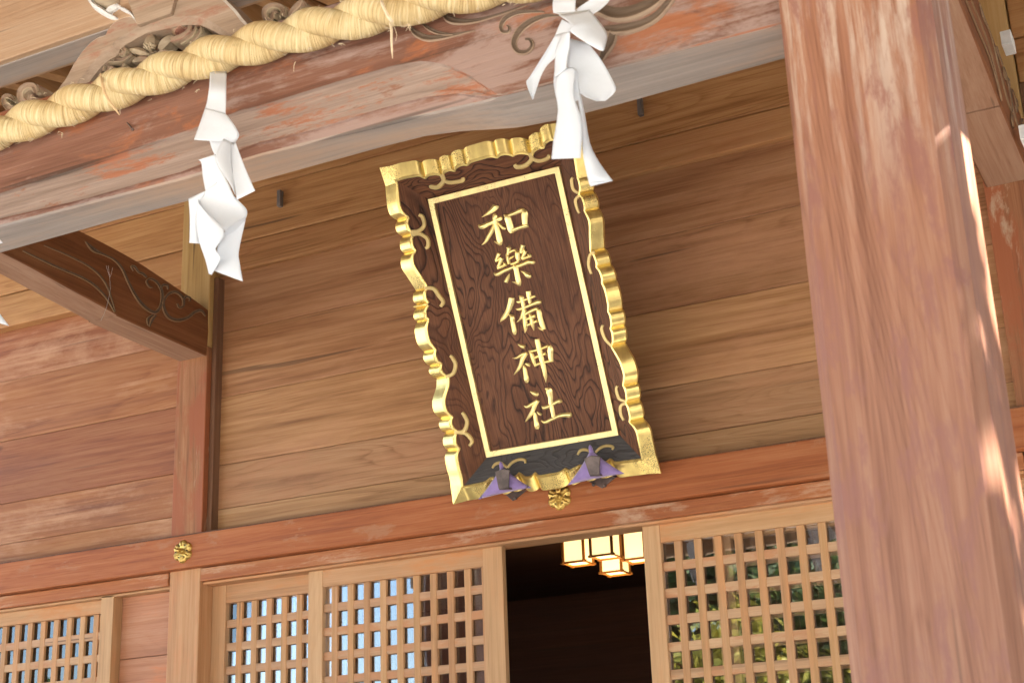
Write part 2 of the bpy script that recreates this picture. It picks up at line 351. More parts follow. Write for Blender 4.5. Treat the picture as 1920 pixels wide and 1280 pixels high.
# ================================================================== SHRINE HALL
hall = thing('shrine_hall', 'wooden shrine hall with plank walls and latticed sliding doors behind the porch', 'building', (-2.7, 0, 0))
PL0, PL1 = -4.895, -4.70      # left post, and the same bay to the right
SH = 4.16
ZL = [2.93, 3.30, 3.531, 3.893, 4.252, 4.60]
mb_ = [W['board_pale'], W['board_pale'], W['board'], W['board'], W['board']]
for i in range(5):
    for (x0, x1, ms, lf) in ((PL1-.01, -.72, mb_, False), (-8.6, PL0+.01, [W['board_left']]*5, True), (-.55, 2.2, [W['board_left']]*5, True)):
        z0, z1 = ZL[i]+.0008, ZL[i+1]-.0012
        dy = random.uniform(-.0015, .0015)
        if not (lf and i == 0): box('wall_board', (x0, x1), (0+dy, .04), (z0, z1), ms[i], hall, .003)
        else:
            box('wall_board', (x0, x1), (0+dy, .04), (z0, z1), ms[i], hall, .003)
# thin backing that closes the joints
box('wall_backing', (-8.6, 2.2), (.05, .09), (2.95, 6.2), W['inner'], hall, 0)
for (x0, x1) in ((-8.6, -4.895), (-4.70, -.735), (-.54, 2.2)):
    pass
# frieze members above the boards, lapping over the posts
def frieze(z0, z1, y, x0, x1, m): return box('frieze_beam', (x0, x1), (y, .04), (z0, z1), m, hall, .006)
frieze(4.575, 4.727, -.036, PL1+.003, -.74, W['frieze']); frieze(4.730, 5.02, -.042, PL1+.003, -.74, W['frieze']); frieze(5.025, 5.30, -.036, PL1+.003, -.74, W['frieze'])
frieze(4.556, 4.755, -.06, -8.6, PL0-.003, W['frieze']); frieze(4.76, 5.02, -.066, -8.6, PL0-.003, W['frieze']); frieze(5.025, 5.30, -.06, -8.6, PL0-.003, W['frieze'])
frieze(4.556, 4.755, -.06, -.535, 2.2, W['frieze']); frieze(4.76, 5.30, -.066, -.535, 2.2, W['frieze'])
# small grey straps nailed on the frieze
for px, py in ((1201, 201), (525.5, 373)):
    a = onY(px, py, -.055); box('metal_strap', (a.x-.011, a.x+.011), (-.072, -.043), (a.z-.046, a.z+.046), W['steel'], hall, .002)
# posts
for k, dx in enumerate((0, SH, -3.6)):
    x0, x1 = PL0+dx, PL1+dx
    box('post', (x0, x1), (-.09, .06), (3.0, 4.16), W['post'], hall, .005)
    box('post', (x0+.0015, x1-.0015), (-.0885, .06), (.55, 2.998), W['post_low'], hall, .005)
    box('post', (x0, x1), (-.088, .06), (4.163, 5.3), W['post_pale'], hall, .005)
    box('post_trim', (x1+.001, x1+.030), (-.055, .01), (3.13, 4.553), W['post_side'], hall, .003)
# long horizontal beam over the doors and the lintel below it
NZ0, NZ1, NY = 2.993, 3.158, -.14
box('horizontal_beam', (-8.6, 2.2), (NY, .0), (NZ0, NZ1), W['nageshi'], hall, .006, label='long red brown beam running above the doors')
box('beam_cap', (-8.6, 2.2), (-.118, -.002), (NZ1+.001, NZ1+.010), W['post_side'], hall, .002)
for (x0, x1) in ((-8.3, PL0-.003), (PL1+.003, PL0+SH-.003), (PL1+SH+.003, 2.2)):
    box('lintel', (x0, x1), (-.095, .075), (2.925, NZ0-.003), W['lintel'], hall, .004)
    box('lintel_groove', (x0, x1), (-.07, .06), (2.912, 2.924), W['door_h'], hall, .002)

# sliding doors: frame (the door), lattice, glass
def door(x0, x1, y, z0, z1, stl, str_, rail, xs, w_bar, zs, h_bar, g0, g1, th=.036):
    zr = z1-rail
    f = MB(); f.box((x0, x0+stl), (y, y+th), (z0, z1)); f.box((x1-str_, x1), (y, y+th), (z0, z1)); f.box((x0+stl, x1-str_), (y+.006, y+th-.006), (z0-.02, z0-.001)); f.box((x0+.001, x1-.001), (y+.003, y+th-.003), (z0-.04, z0+.0))
    d = f.go('sliding_door', W['door_v'], hall, bevel=.002)
    xs = sorted(xs)
    for a_, b_ in ((zr, z1), (z0, z0+.2)):
        r = MB(); r.box((x0+stl+.0004, x1-str_-.0004), (y+.002, y+th-.002), (a_, b_)); r.go('rail', W['door_h'], d, bevel=.002)
    for x in xs:
        l = MB(); l.box((x-w_bar/2, x+w_bar/2), (y+.0115, y+.030), (z0+.201, zr-.0005)); l.go('lattice_upright', W['bar_v'], d, bevel=.0025)
    for z in zs:
        if z < z0+.25: continue
        l = MB(); l.box((x0+stl+.0006, x1-str_-.0006), (y+.0135, y+.028), (z-h_bar/2, z+h_bar/2)); l.go('lattice_crossbar', W['bar_h'], d, bevel=.002)
    gp = MB(); gp.box((x0+stl, x1-str_), (y+.0315, y+.0345), (z0+.2, zr)); gp.go('glass_pane', W['glass'], d)
    return d
YD = -.03
PX = .0907*(5.97/6)
ztop = onY(750, 1081, YD).z      # underside of the top rail of the open left door
def X(px, py, y=YD): return onY(px, py, y).x
def Zr(px, py, y=YD): return onY(px, py, y).z
zp = (Zr(1220, 1038)-Zr(1229, 1190))/3
zp = .1135
zc = [ztop-.100-i*zp for i in range(20)]
# left leaf (front track)
xa, xb = X(578, 1100), X(942, 1060)
xs = [X(622+1.5, 1094)+i*PX+.003 for i in range(10)]
door(xa, xb, YD, .75, 2.925, X(604.5, 1100)-xa, xb-X(905.5, 1062), 2.925-ztop, xs, .034, zc, .039, 0, 0)
# leaf behind it on the back track
y2 = YD+.042
xc = X(399, 1100, y2); xs = [X(446.5, 1130, y2)+i*PX*.99 for i in range(7)]
door(xc, xa+.12, y2, .75, 2.925, X(423, 1130, y2)-xc, .05, 2.925-ztop+.01, xs, .034, [z-.012 for z in zc], .039, 0, 0)
# right leaf (front track) and its neighbour
xd = X(1204, 990); xs = [X(1268, 1012)+i*PX for i in range(10)]
door(xd, xd+.095+PX*11.2, YD, .75, 2.925, X(1238, 1017)-xd, .09, 2.925-ztop-.004, xs, .034, zc, .039, 0, 0)
door(xd+.30, PL0+SH-.005, y2, .75, 2.925, .08, .08, 2.925-ztop+.01, [xd+.30+.11+i*PX for i in range(13)], .034, [z-.012 for z in zc], .039, 0, 0)
# left bay: jamb, filler boards, lattice door
xj0, xj1 = onY(190, 1115, -.07).x, onY(213.8, 1109, -.07).x
box('door_jamb', (xj0, xj1), (-.07, .05), (.6, 2.923), W['door_v'], hall, .003)
for z0, z1 in ((2.60, 2.923), (2.28, 2.597), (1.96, 2.277), (1.6, 1.957), (.6, 1.597)):
    box('wall_board', (xj1+.002, PL0-.001), (-.004, .04), (z0, z1), W['filler'], hall, .002)
    box('wall_board', (-.5, 2.2), (-.004, .04), (z0, z1), W['lintel'], hall, .002)
xs = [xj0-.017-.0565-i*PX*1.005 for i in range(15)]
door(xj0-1.55, xj0-.002, YD, .75, 2.925, .09, .006, 2.925-ztop-.012, xs, .034, zc, .039, 0, 0)
door(xj0-2.9, xj0-1.552, YD, .75, 2.925, .09, .05, 2.925-ztop-.012, [xj0-1.65-i*PX for i in range(13)], .034, zc, .039, 0, 0)

# interior room, veranda and main roof
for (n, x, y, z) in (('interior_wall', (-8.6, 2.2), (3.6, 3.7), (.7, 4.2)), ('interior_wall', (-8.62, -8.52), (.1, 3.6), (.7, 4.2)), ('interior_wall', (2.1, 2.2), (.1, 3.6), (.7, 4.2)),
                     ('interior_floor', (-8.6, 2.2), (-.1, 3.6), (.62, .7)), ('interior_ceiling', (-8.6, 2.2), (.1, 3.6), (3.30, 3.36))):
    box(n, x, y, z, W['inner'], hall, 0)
box('veranda_floor', (-8.8, 2.4), (-1.3, -.11), (.55, .66), W['stone'], hall, .01)
box('foundation_wall', (-8.6, 2.2), (-.09, .1), (0, .549), W['white'], hall, .01)
m = MB(); m.prism([(-9.6, -.9, 5.32), (-9.6, 4.5, 7.2), (-9.6, 4.5, 7.35), (-9.6, -.9, 5.47)], (12.5, 0, 0)); m.go('main_roof', W['roofboard'], hall)

# nail covers: six-petalled brass rosettes with a knob
def rosette(c, r, y):
    ring = [(0.0, .016), (.25, .016), (.34, .010), (.42, .016), (.55, .012), (.72, .017), (.9, .012), (1.0, .003), (1.0, -.002)]
    n = 96; vs = []; fs = []
    for (q, h) in ring:
        for k in range(n):
            t = 2*math.pi*k/n; s = (t*6/(2*math.pi)) % 1
            rr = 1+.13*abs(math.cos(t*3))**.7-.05*(abs(math.sin(t*3)) ** 6)
            hh = h
            if .45 < q < .95: hh += .007*math.cos(t*6)*(q-.3) - .012*max(0, 1-abs(((t*12/(2*math.pi)) % 1)-.5)*2*4)*0
            if .5 < q < .95: hh -= .010*(max(0, 1-7*min(s, 1-s)))
            R_ = r*q*(rr if q > .5 else 1); vs.append((c.x+R_*math.sin(t), y-hh*r/.055, c.z+R_*math.cos(t)))
    for i in range(len(ring)-1):
        for k in range(n): fs.append((i*n+k, i*n+(k+1) % n, (i+1)*n+(k+1) % n, (i+1)*n+k))
    o = mesh('nail_cover', vs, fs, W['brass'], hall, smooth=True)
    vs = []; fs = []
    for (q, h) in ((.30, .014), (.30, .022), (.20, .026), (.17, .034), (.22, .040), (.22, .047), (.15, .053), (.0, .055)):
        for k in range(24): t = 2*math.pi*k/24; vs.append((c.x+r*q*math.sin(t), y-h*r/.055, c.z+r*q*math.cos(t)))
    for i in range(7):
        for k in range(24): fs.append((i*24+k, i*24+(k+1) % 24, (i+1)*24+(k+1) % 24, (i+1)*24+k))
    mesh('knob', vs, fs, W['brass'], o, smooth=True)
    hl = MB()
    for k in range(6):
        t = (k+.5)*math.pi/3; x, z = c.x+r*.66*math.sin(t), c.z+r*.66*math.cos(t)
        hl.tube([(x, y-.018, z), (x, y-.0125, z)], .0032, 8)
    hl.go('nail_hole', W['inner'], o)
for px, py in ((341, 1033), (1047.5, 931)):
    rosette(onY(px, py, NY-.01), .052, NY)

# ================================================================== PORCH
porch = thing('entrance_porch', 'weathered porch with a carved rainbow beam, thick chamfered pillar and rafters', 'porch', (-2.7, -2.75, 0))
BB, BF = -2.65, -2.83     # back and front planes of the rainbow beam
BC = (BB+BF)/2
# pillar (chamfered square), found from its face edges
pxl = onY(1478, 60, BC-.15).x; pxr = onY(1740, 25, BC-.17).x
CX = (pxl+pxr)/2-.004; HW = (pxr-pxl)/2+.012; CH = .030
def pillar(cx):
    a, c = HW, HW-CH
    prof = [(-c, -a), (c, -a), (c+.004, -a+.004), (a-.004, -c-.004), (a, -c), (a, c), (a-.004, c+.004), (c+.004, a-.004), (c, a), (-c, a), (-c-.004, a-.004), (-a+.004, c+.004), (-a, c), (-a, -c), (-a+.004, -c-.004), (-c-.004, -a+.004)]
    m = MB(); m.prism([(cx+x, BC+y, .25) for x, y in prof], (0, 0, 3.95)); return m.go('pillar', W['pillar'], porch, bevel=0)
pillar(CX)
PLX = -4.80
pillar(PLX)
for cx in (CX, PLX):
    box('pillar_base', (cx-.26, cx+.26), (BC-.26, BC+.26), (0, .248), W['stone'], porch, .03)

# rainbow beam: lofted along X from lines read on the photograph
def interp(pts, x):
    if x <= pts[0][0]: a, b = pts[0], pts[1]
    elif x >= pts[-1][0]: a, b = pts[-2], pts[-1]
    else:
        for a, b in zip(pts, pts[1:]):
            if a[0] <= x <= b[0]: break
    t = (x-a[0])/(b[0]-a[0]); return a[1]+(b[1]-a[1])*t
def crop(pts, ox, oy, s): return [(ox+x/s, oy+y/s) for x, y in pts]
bottomF = [(0, 418), (120, 387), (338, 330), (480, 286), (600, 256), (740, 222), (840, 199), (900, 186), (935, 181), (1000, 165), (1150, 126), (1475, 43)]
L2 = [(0, 409), (160, 372), (340, 321)]+crop([(0, 1030), (400, 935), (860, 790), (1200, 700), (1450, 672), (1640, 690), (1745, 695)], 480, 0, 3.84)
L1 = [(0, 380), (150, 343), (300, 300)]+crop([(0, 975), (400, 860), (860, 725), (1300, 640), (1550, 650), (1700, 685), (1748, 694)], 480, 0, 3.84)
L0 = [(0, 365), (200, 300), (350, 248)]+crop([(-100, 800), (0, 780), (580, 600), (1000, 480), (1200, 448), (1380, 478), (1550, 560), (1660, 640), (1748, 692)], 480, 0, 3.84)
def zline(pts, y): return sorted([(onY(a, b, y).x, onY(a, b, y).z) for a, b in pts])
zb, z2, z1, z0 = [zline(p, BF) for p in (bottomF, L2, L1, L0)]
bottomB = [(0, 475), (235, 409), (352, 386-10), (470, 345), (600, 309), (720, 276), (800, 256), (870, 247), (940, 243), (975, 240), (1050, 226), (1150, 200), (1475, 110)]
bottomB[2] = (352, 378)
zbb = zline(bottomB, BB)
xn = onY(935, 181, BF).x      # end of the eyebrow cut
XR, XL = CX-HW+.02, PLX+HW-.02
mid = (CX+PLX)/2
XLIM = onY(-110, 446, BF).x
def sym(fn, x):
    lim = XLIM
    return fn(x) if x > lim else fn(2*mid-x)
vs = []; fs = []; fm = []; N = 170; rows = 0
ZT = 4.02-.10
ztop_f = onY(0, 206, BF).z
for i in range(N+1):
    x = XL+(XR-XL)*i/N
    b = sym(lambda q: interp(zb, q), x); bk = sym(lambda q: interp(zbb, q), x)
    a2 = sym(lambda q: interp(z2, q), x); a1 = sym(lambda q: interp(z1, q), x); a0 = sym(lambda q: interp(z0, q), x)
    xx = x if x > XLIM else 2*mid-x
    if xx > xn: a0 = a1 = a2 = b; k = 0.0
    else: k = min(1, (xn-xx)/.05)
    a0, a1, a2 = max(a0, b+.0006), max(a1, b+.0004), max(a2, b+.0002)
    if a0 < a1: a0 = a1+.0003
    bz = b-.0 if xx < xn else b
    top = 3.925+.03*math.cos((x-mid)/(XR-XL)*math.pi)
    rise = .0
    prof = [(BB, top), (BF+.012, top), (BF+.002, top-.01), (BF, top-.03), (BF-.004, (top+a0)/2), (BF-.001, a0+.004), (BF+.011*k, a0-.0008), (BF+.012*k, a1+.002), (BF+.004*k, a1-.001), (BF+.004*k, a2+.001), (BF+.013*k, a2-.002), (BF+.016*k+.002, b+.004), (BF+.02*k+.006, b), (BF+.09, b*.5+bk*.5), (BB-.004, bk), (BB, bk+.004)]
    rows = len(prof)
    for (y, z) in prof: vs.append((x, y, z))
mi = [0, 0, 0, 0, 0, 1, 1, 1, 1, 0, 0, 2, 2, 2, 0, 0]
for i in range(N):
    for k in range(rows):
        fs.append((i*rows+k, i*rows+(k+1) % rows, (i+1)*rows+(k+1) % rows, (i+1)*rows+k)); fm.append(mi[k])
fs += [tuple(range(rows)), tuple(range(N*rows, (N+1)*rows))]; fm += [0, 0]
beam = mesh('rainbow_beam', vs, fs, None, porch, mats=[W['beam_face'], W['beam_grey'], W['beam_under']], fm=fm, label='weathered curved beam with an incised lower edge')
# incised scrolls at the right of the beam
W['cut'] = wood('carved groove lip wood', (.20, .13, .09), (.30, .21, .15), (.40, .30, .22), 'X')
W['cut_shade'] = wood('shade toned groove floor wood', (.07, .045, .032), (.12, .08, .055), (.18, .125, .09), 'X')  # shade inside the grooves put into a darker floor colour
W['cut_tie'] = wood('vine groove lip wood', (.16, .09, .045), (.24, .145, .08), (.32, .21, .12), 'Y')
def toBeam(y0): return lambda x, y, h: onY(x, y, y0) + Vector((0, -h, 0))
s2 = lambda pts: [(480+x/3.84, y/3.84, w_/3.84) for x, y, w_ in pts]
s3 = lambda pts: [(940+x/3.556, y/3.556, w_/3.556) for x, y, w_ in pts]
m = MB(); gf = []
tb = toBeam(BF-.0035)
groove(m, gf, s2([(1110, 190, 8), (1150, 240, 22), (1230, 275, 24), (1340, 270, 18), (1470, 245, 10), (1580, 222, 2)]), tb, .004)
groove(m, gf, s2([(1195, 165, 6), (1240, 205, 14), (1320, 240, 14), (1420, 250, 6)]), tb, .004)
groove(m, gf, s2([(1345, 95, 10), (1390, 140, 26), (1470, 160, 22), (1600, 150, 14), (1780, 100, 8), (1950, 40, 3)]), tb, .005)
groove(m, gf, s3([(390, 110, 3), (300, 110, 12), (200, 145, 20), (120, 210, 22), (85, 290, 18), (110, 345, 16), (170, 350, 14), (208, 310, 12), (195, 270, 10), (160, 265, 6)]), tb, .005)
groove(m, gf, s3([(290, 85, 3), (200, 80, 10), (100, 90, 14), (30, 125, 16), (0, 175, 14), (10, 215, 12), (50, 215, 10), (55, 185, 7), (35, 175, 4)]), tb, .005)
groove(m, gf, s3([(380, 10, 40), (640, 60, 40), (760, 100, 46), (880, 85, 46), (1000, 30, 40), (1080, -30, 30)]), tb, .008)
groove(m, gf, s3([(690, 200, 22), (800, 200, 34), (930, 170, 30), (1040, 110, 26), (1130, 10, 20), (1180, -60, 10)]), tb, .008)
groove(m, gf, s3([(750, 215, 22), (730, 280, 30), (690, 350, 24), (660, 430, 4)]), tb, .008)
m.go('carved_scroll', None, beam, smooth=True, mats=[W['cut'], W['cut_shade']], fm=gf)
# nail driven into the beam
m = MB(); a = onY(230, 223, BF-.004); b = onY(249, 243, BF-.018); m.tube([a+Vector((0, .01, 0)), b], .0022, 8); m.tube([b+Vector((0, .001, 0)), b+Vector((.0005, -.003, -.0005))], .0045, 10)
m.go('nail', W['iron'], porch)

# tie beams (curved) from hall posts to the pillars
def tie(dx):
    x0, x1 = -4.885+dx, -4.705+dx
    bot = cr([(-.09, 4.107), (-.45, 4.112), (-.76, 4.118), (-.80, 4.126), (-1.19, 4.160), (-1.53, 4.185), (-2.0, 4.19), (-2.62, 4.16)], 4)
    top = cr([(-.09, 4.372), (-.2, 4.392), (-.325, 4.410), (-.52, 4.436), (-.70, 4.456), (-1.02, 4.468), (-1.6, 4.47), (-2.62, 4.44)], 4)
    n = len(bot); vs = []; fs = []; fm = []
    for i in range(n):
        (yb, zb_), (yt, zt) = bot[i], top[min(i, len(top)-1)]
        prof = [(x1-.006, yb, zb_), (x1, yb, zb_+.006), (x1+.006, (yb+yt)/2, (zb_+zt)/2), (x1, yt, zt-.012), (x1-.02, yt, zt), (x0+.02, yt, zt), (x0, yt, zt-.012), (x0-.006, (yb+yt)/2, (zb_+zt)/2), (x0, yb, zb_+.006), (x0+.006, yb, zb_)]
        vs += prof
    k = 10
    for i in range(n-1):
        for j in range(k):
            fs.append((i*k+j, i*k+(j+1) % k, (i+1)*k+(j+1) % k, (i+1)*k+j)); fm.append(1 if j == 9 else 0)
    fs += [tuple(range(k)), tuple(range((n-1)*k, n*k))]; fm += [0, 0]
    o = mesh('tie_beam', vs, fs, None, porch, mats=[W['tie'], W['tie_under']], fm=fm, label='curved tie beam with incised vine between post and porch')
    # vine
    P = Vector((-4.698, 0, 0)); Nn = Vector((1, 0, 0))
    to = lambda x, y, h: onP(x, y, P, Nn) + Vector((h+dx, 0, 0))
    s8 = lambda pts: [(x/4, 380+y/4, w_/4) for x, y, w_ in pts]
    m = MB(); gf = []
    for st in ([(640, 290, 3), (700, 350, 16), (780, 390, 7), (860, 430, 8), (920, 500, 9), (970, 610, 10), (1040, 730, 12), (1110, 800, 12), (1170, 820, 11), (1210, 760, 11), (1215, 670, 10), (1180, 600, 9), (1130, 570, 8), (1100, 590, 7), (1120, 630, 6), (1145, 635, 3)],
               [(1100, 560, 6), (1070, 530, 9), (1040, 520, 7), (1010, 480, 9), (985, 478, 6), (1000, 510, 4)],
               [(1240, 700, 8), (1225, 770, 11), (1260, 850, 13), (1330, 880, 13), (1410, 860, 11), (1460, 820, 10), (1510, 810, 10), (1540, 850, 4)],
               [(1235, 720, 7), (1270, 680, 10), (1320, 670, 10), (1370, 710, 10), (1375, 770, 9), (1345, 785, 7), (1330, 755, 5)],
               [(1375, 730, 5), (1395, 705, 8), (1425, 715, 7), (1420, 740, 5)],
               [(1200, 650, 6), (1220, 620, 9), (1255, 620, 8), (1260, 650, 5)],
               [(1170, 840, 8), (1140, 880, 10), (1120, 930, 4)], [(1150, 840, 6), (1110, 870, 9), (1110, 920, 3)],
               [(170, 360, 4), (400, 470, 8), (650, 580, 9), (780, 690, 8), (860, 820, 3)],
               [(330, 320, 3), (520, 400, 6), (700, 500, 7), (800, 620, 6), (865, 815, 2)]):
        groove(m, gf, s8(st), to, .0035)
    m.go('carved_vine', None, o, smooth=True, mats=[W['cut_tie'], W['cut_shade']], fm=gf)
    return o
tie(0); tie(SH)

m = MB(); P_ = Vector((-4.69, 0, 0)); X_ = Vector((1, 0, 0))
for a_, b_ in (((203, 498), (207, 540)), ((207, 540), (200, 575)), ((200, 575), (189, 601)), ((199, 499), (206, 520)), ((211, 502), (206, 520))):
    p, q = onP(*a_, P_, X_), onP(*b_, P_, X_); m.tube([p, (p+q)/2+Vector((.002, 0, -.003)), q], .0007, 4)
m.go('cobweb', W['white'], porch)
# purlin above, with its grey underside, and the bearing block
PUZ = onY(0, 107, BF-.02).z
pu = box('purlin', (-6.6, 1.0), (BF+.0, BF+.14), (PUZ, PUZ+.30), W['purlin'], porch, .004)
pz = onY(100, 82, BF).z
box('purlin_soffit', (-6.6, 1.0), (BF+.02, BF+.12), (PUZ-.006, PUZ-.001), W['beam_under'], porch, .001)
# carved frog-leg strut on the beam
YK = BC-.03; KT = .12
a4 = lambda pts: [(x/5.818, y/5.818) for x, y in pts]
a5 = lambda pts: [(180+x/4.571, y/4.571) for x, y in pts]
outer = a4([(560, 1060), (590, 1020), (640, 940), (720, 830), (800, 680), (880, 560), (980, 450), (1060, 397), (1135, 380), (1150, 350), (1180, 290), (1240, 230), (1330, 180), (1410, 165), (1465, 185), (1495, 245)])+a5([(350, 212)])[:0]+[(290, 35), (318, 24)]+a5([(640, 95), (655, 55), (700, 0), (760, -60), (900, -90), (1050, -60), (1120, 10), (1200, 90), (1250, 160), (1300, 210), (1355, 250), (1440, 290), (1560, 350)])
inner = a4([(820, 1060), (860, 960), (900, 900), (940, 850), (1000, 770), (1060, 700), (1110, 650), (1160, 615), (1215, 590), (1240, 560), (1262, 510), (1320, 460), (1390, 425), (1460, 380), (1560, 330), (1660, 310)])+a5([(650, 205), (740, 190), (850, 190), (920, 215), (990, 250), (1050, 290), (1100, 320), (1160, 360), (1220, 400), (1300, 450)])
def resample(pts, n):
    d = [0]
    for a, b in zip(pts, pts[1:]): d.append(d[-1]+math.hypot(b[0]-a[0], b[1]-a[1]))
    out = []
    for i in range(n):
        t = d[-1]*i/(n-1)
        for k in range(len(d)-1):
            if d[k] <= t+1e-9 <= d[k+1]+1e-6: break
        q = (t-d[k])/max(1e-9, d[k+1]-d[k]); out.append((pts[k][0]+(pts[k+1][0]-pts[k][0])*q, pts[k][1]+(pts[k+1][1]-pts[k][1])*q))
    return out
n = 90; o_, i_ = resample(outer, n), resample(inner, n)
vs = []; fs = []
for a, b in zip(o_, i_):
    A, B = onY(*a, YK-KT/2), onY(*b, YK-KT/2); e = (B-A)
    vs += [A+Vector((0, KT, 0)), A+Vector((0, .006, 0)), A+e.normalized()*.008, B-e.normalized()*.02, B+Vector((0, .02, 0)), B+Vector((0, KT, 0))]
fm = []
for i in range(n-1):
    for k in range(6): fs.append((i*6+k, i*6+(k+1) % 6, (i+1)*6+(k+1) % 6, (i+1)*6+k)); fm.append(1 if k == 1 else 0)
fs += [tuple(range(6)), tuple((n-1)*6+k for k in range(6))]; fm += [0, 0]
strut = mesh('carved_strut', vs, fs, None, porch, mats=[W['strut'], W['worn']], fm=fm, label='frog leg strut with carved flower above the rope')
W['leaf'] = wood('carved foliage wood', (.24, .18, .115), (.38, .30, .205), (.50, .41, .30), 'X', patch=(.26, .10, .07), pat=.58, sharp=.06, pscale=6)
m = MB(); tk = lambda x, y, h: onY(x, y, YK-KT/2+.045)+Vector((0, -h, 0))
bb = a4([(1000, 900), (1250, 560), (1400, 430), (1660, 320)])+a5([(740, 200), (920, 225), (1100, 330), (1300, 470)])+[(420, 140), (200, 190)]
m.prism([onY(x, y, YK+.03) for x, y in bb], (0, .02, 0)); m.go('strut_backing', W['inner'], strut)
def leafm(strokes, name, h, **k):
    m = MB(); gf = []
    if name == 'scroll':
        for st in strokes:
            ridge(m, st, tk, h*.6, base=-.03, w_scale=.92, flat=.85); gf += [0]*(len(m.f)-len(gf))
            groove(m, gf, st, lambda x, y, q: tk(x, y, h*.6+.001+max(q, 0)), .008, w_scale=.8)
        return m.go(name, None, strut, mats=[W['leaf'], W['cut']], fm=gf)
    for st in strokes: ridge(m, [(x, y, w_*.82) for x, y, w_ in st], tk, h, base=-.03, n=4)
    return m.go(name, W['leaf'], strut)
q4 = lambda pts: [(x/5.818, y/5.818, w_/5.818) for x, y, w_ in pts]
q5 = lambda pts: [(180+x/4.571, y/4.571, w_/4.571) for x, y, w_ in pts]
leafm([q4([(1680, 370, 3), (1670, 430, 60), (1665, 500, 75), (1690, 590, 40)])], 'petal', .03)
leafm([q4([(1410, 560, 3), (1480, 565, 45), (1560, 580, 50), (1640, 600, 20)])], 'petal', .026)
leafm([q4([(1910, 390, 3), (1860, 440, 50), (1800, 500, 55), (1750, 560, 30)])], 'petal', .026)
leafm([q4([(1640, 700, 10), (1690, 650, 55), (1700, 600, 30)])], 'petal', .026)
leafm([q4([(1450, 690, 5), (1540, 660, 40), (1640, 640, 20)])], 'petal', .022)
leafm([q4([(1860, 560, 4), (1800, 580, 35), (1740, 600, 20)])], 'petal', .02)
m = MB()
for k in range(14):
    a = k*2.4; rr = 9*math.sqrt(k/14)+1; c = tk(1695/5.818+rr*math.cos(a), 555/5.818+rr*.75*math.sin(a), .03)
    m.tube([c+Vector((0, .012, 0)), c, c+Vector((0, -.006, 0))], [.0035, .0045, .0025], 6)
m.go('flower_centre', W['leaf'], strut, smooth=True)
leafm([q4([(1300, 680, 20), (1230, 640, 40), (1270, 570, 38), (1350, 545, 34), (1410, 580, 30), (1390, 630, 24), (1340, 620, 16), (1345, 590, 8)])], 'scroll', .03, smooth=True)
leafm([q4([(1160, 800, 26), (1180, 700, 34), (1260, 690, 34), (1380, 680, 30), (1480, 620, 12)])], 'scroll', .02, smooth=True)
leafm([q4([(1190, 830, 20), (1250, 760, 26), (1320, 800, 20), (1400, 720, 14)])], 'scroll', .018, smooth=True)
leafm([q4([(1260, 600, 18), (1270, 540, 24), (1330, 500, 20), (1400, 520, 8)])], 'scroll', .02, smooth=True)
leafm([q5([(720, 330, 12), (710, 290, 26), (760, 240, 26), (800, 260, 20)]), q5([(680, 370, 30), (760, 350, 32), (830, 300, 26), (850, 250, 12)])], 'scroll', .03, smooth=True)
leafm([q5([(760, 400, 24), (840, 350, 26), (880, 300, 20), (890, 255, 8)]), q5([(830, 410, 22), (890, 360, 22), (930, 300, 18), (935, 250, 6)]), q5([(890, 420, 20), (940, 370, 14), (960, 320, 5)])], 'scroll', .026, smooth=True)
# wave shaped carvings at the feet of the strut
def wave(pts, name='carved_wave', y=YK-.02):
    tw = lambda x, yy, h: onY(x, yy, y)+Vector((0, -h, 0)); m = MB(); gf = []
    for st in pts:
        ridge(m, st, tw, .02, base=-.05, flat=.85); gf += [0]*(len(m.f)-len(gf))
        groove(m, gf, st, lambda x, yy, q: tw(x, yy, .021+max(q, 0)), .010, w_scale=.85)
    return m.go(name, None, strut, mats=[W['leaf'], W['cut']], fm=gf)
wave([q4([(360, 1180, 60), (300, 1130, 55), (290, 1040, 52), (350, 980, 50), (430, 980, 46), (455, 1050, 30)]), q4([(420, 1200, 60), (390, 1130, 42), (400, 1070, 30)])])
wave([q4([(200, 1230, 60), (130, 1180, 50), (110, 1110, 40), (160, 1085, 36), (215, 1130, 20)])])
wave([q5([(1560, 240, 40), (1500, 190, 36), (1500, 120, 38), (1570, 85, 36), (1640, 110, 34), (1650, 170, 20)]), q5([(1560, 200, 30), (1570, 140, 26), (1600, 150, 18)])])
wave([q5([(1700, 180, 20), (1740, 120, 34), (1790, 70, 34), (1815, 35, 12)])])
# bearing block and painted nosings
p0, p1 = onY(256, 45, YK-.075), onY(320, 24, YK-.075)
m = MB(); m.prism([(p0.x, YK-.075, p0.z-.004), (p1.x, YK-.075, p0.z-.004), (p1.x+.03, YK-.075, p0.z+.12), (p0.x-.05, YK-.075, p0.z+.12)], (0, .15, 0)); m.go('bearing_block', W['strut'], porch, bevel=.003)
m = MB(); tn = lambda x, y, h: onY(x, y, YK-.06)+Vector((0, -h, 0))
ridge(m, q4([(960, -60, 20), (1000, 10, 22), (1080, 100, 34), (1170, 160, 36), (1240, 200, 26), (1290, 210, 6)]), tn, .03, base=-.05, flat=.4)
ridge(m, q4([(1180, 170, 20), (1230, 120, 26), (1280, 90, 24), (1310, 60, 10)]), tn, .02, base=-.05, flat=.4)
ridge(m, q4([(1300, 95, 8), (1370, 120, 22), (1440, 160, 16), (1490, 220, 6)]), tn, .02, base=-.05, flat=.4)
m.go('painted_nosing', W['white'], porch)
m = MB(); ridge(m, q4([(1070, -50, 50), (1110, 20, 60), (1190, 50, 60), (1260, 20, 55), (1250, -40, 40), (1210, -30, 20)]), tn, .028, base=-.05, flat=.3); m.go('carved_nosing', W['leaf'], porch, smooth=True)

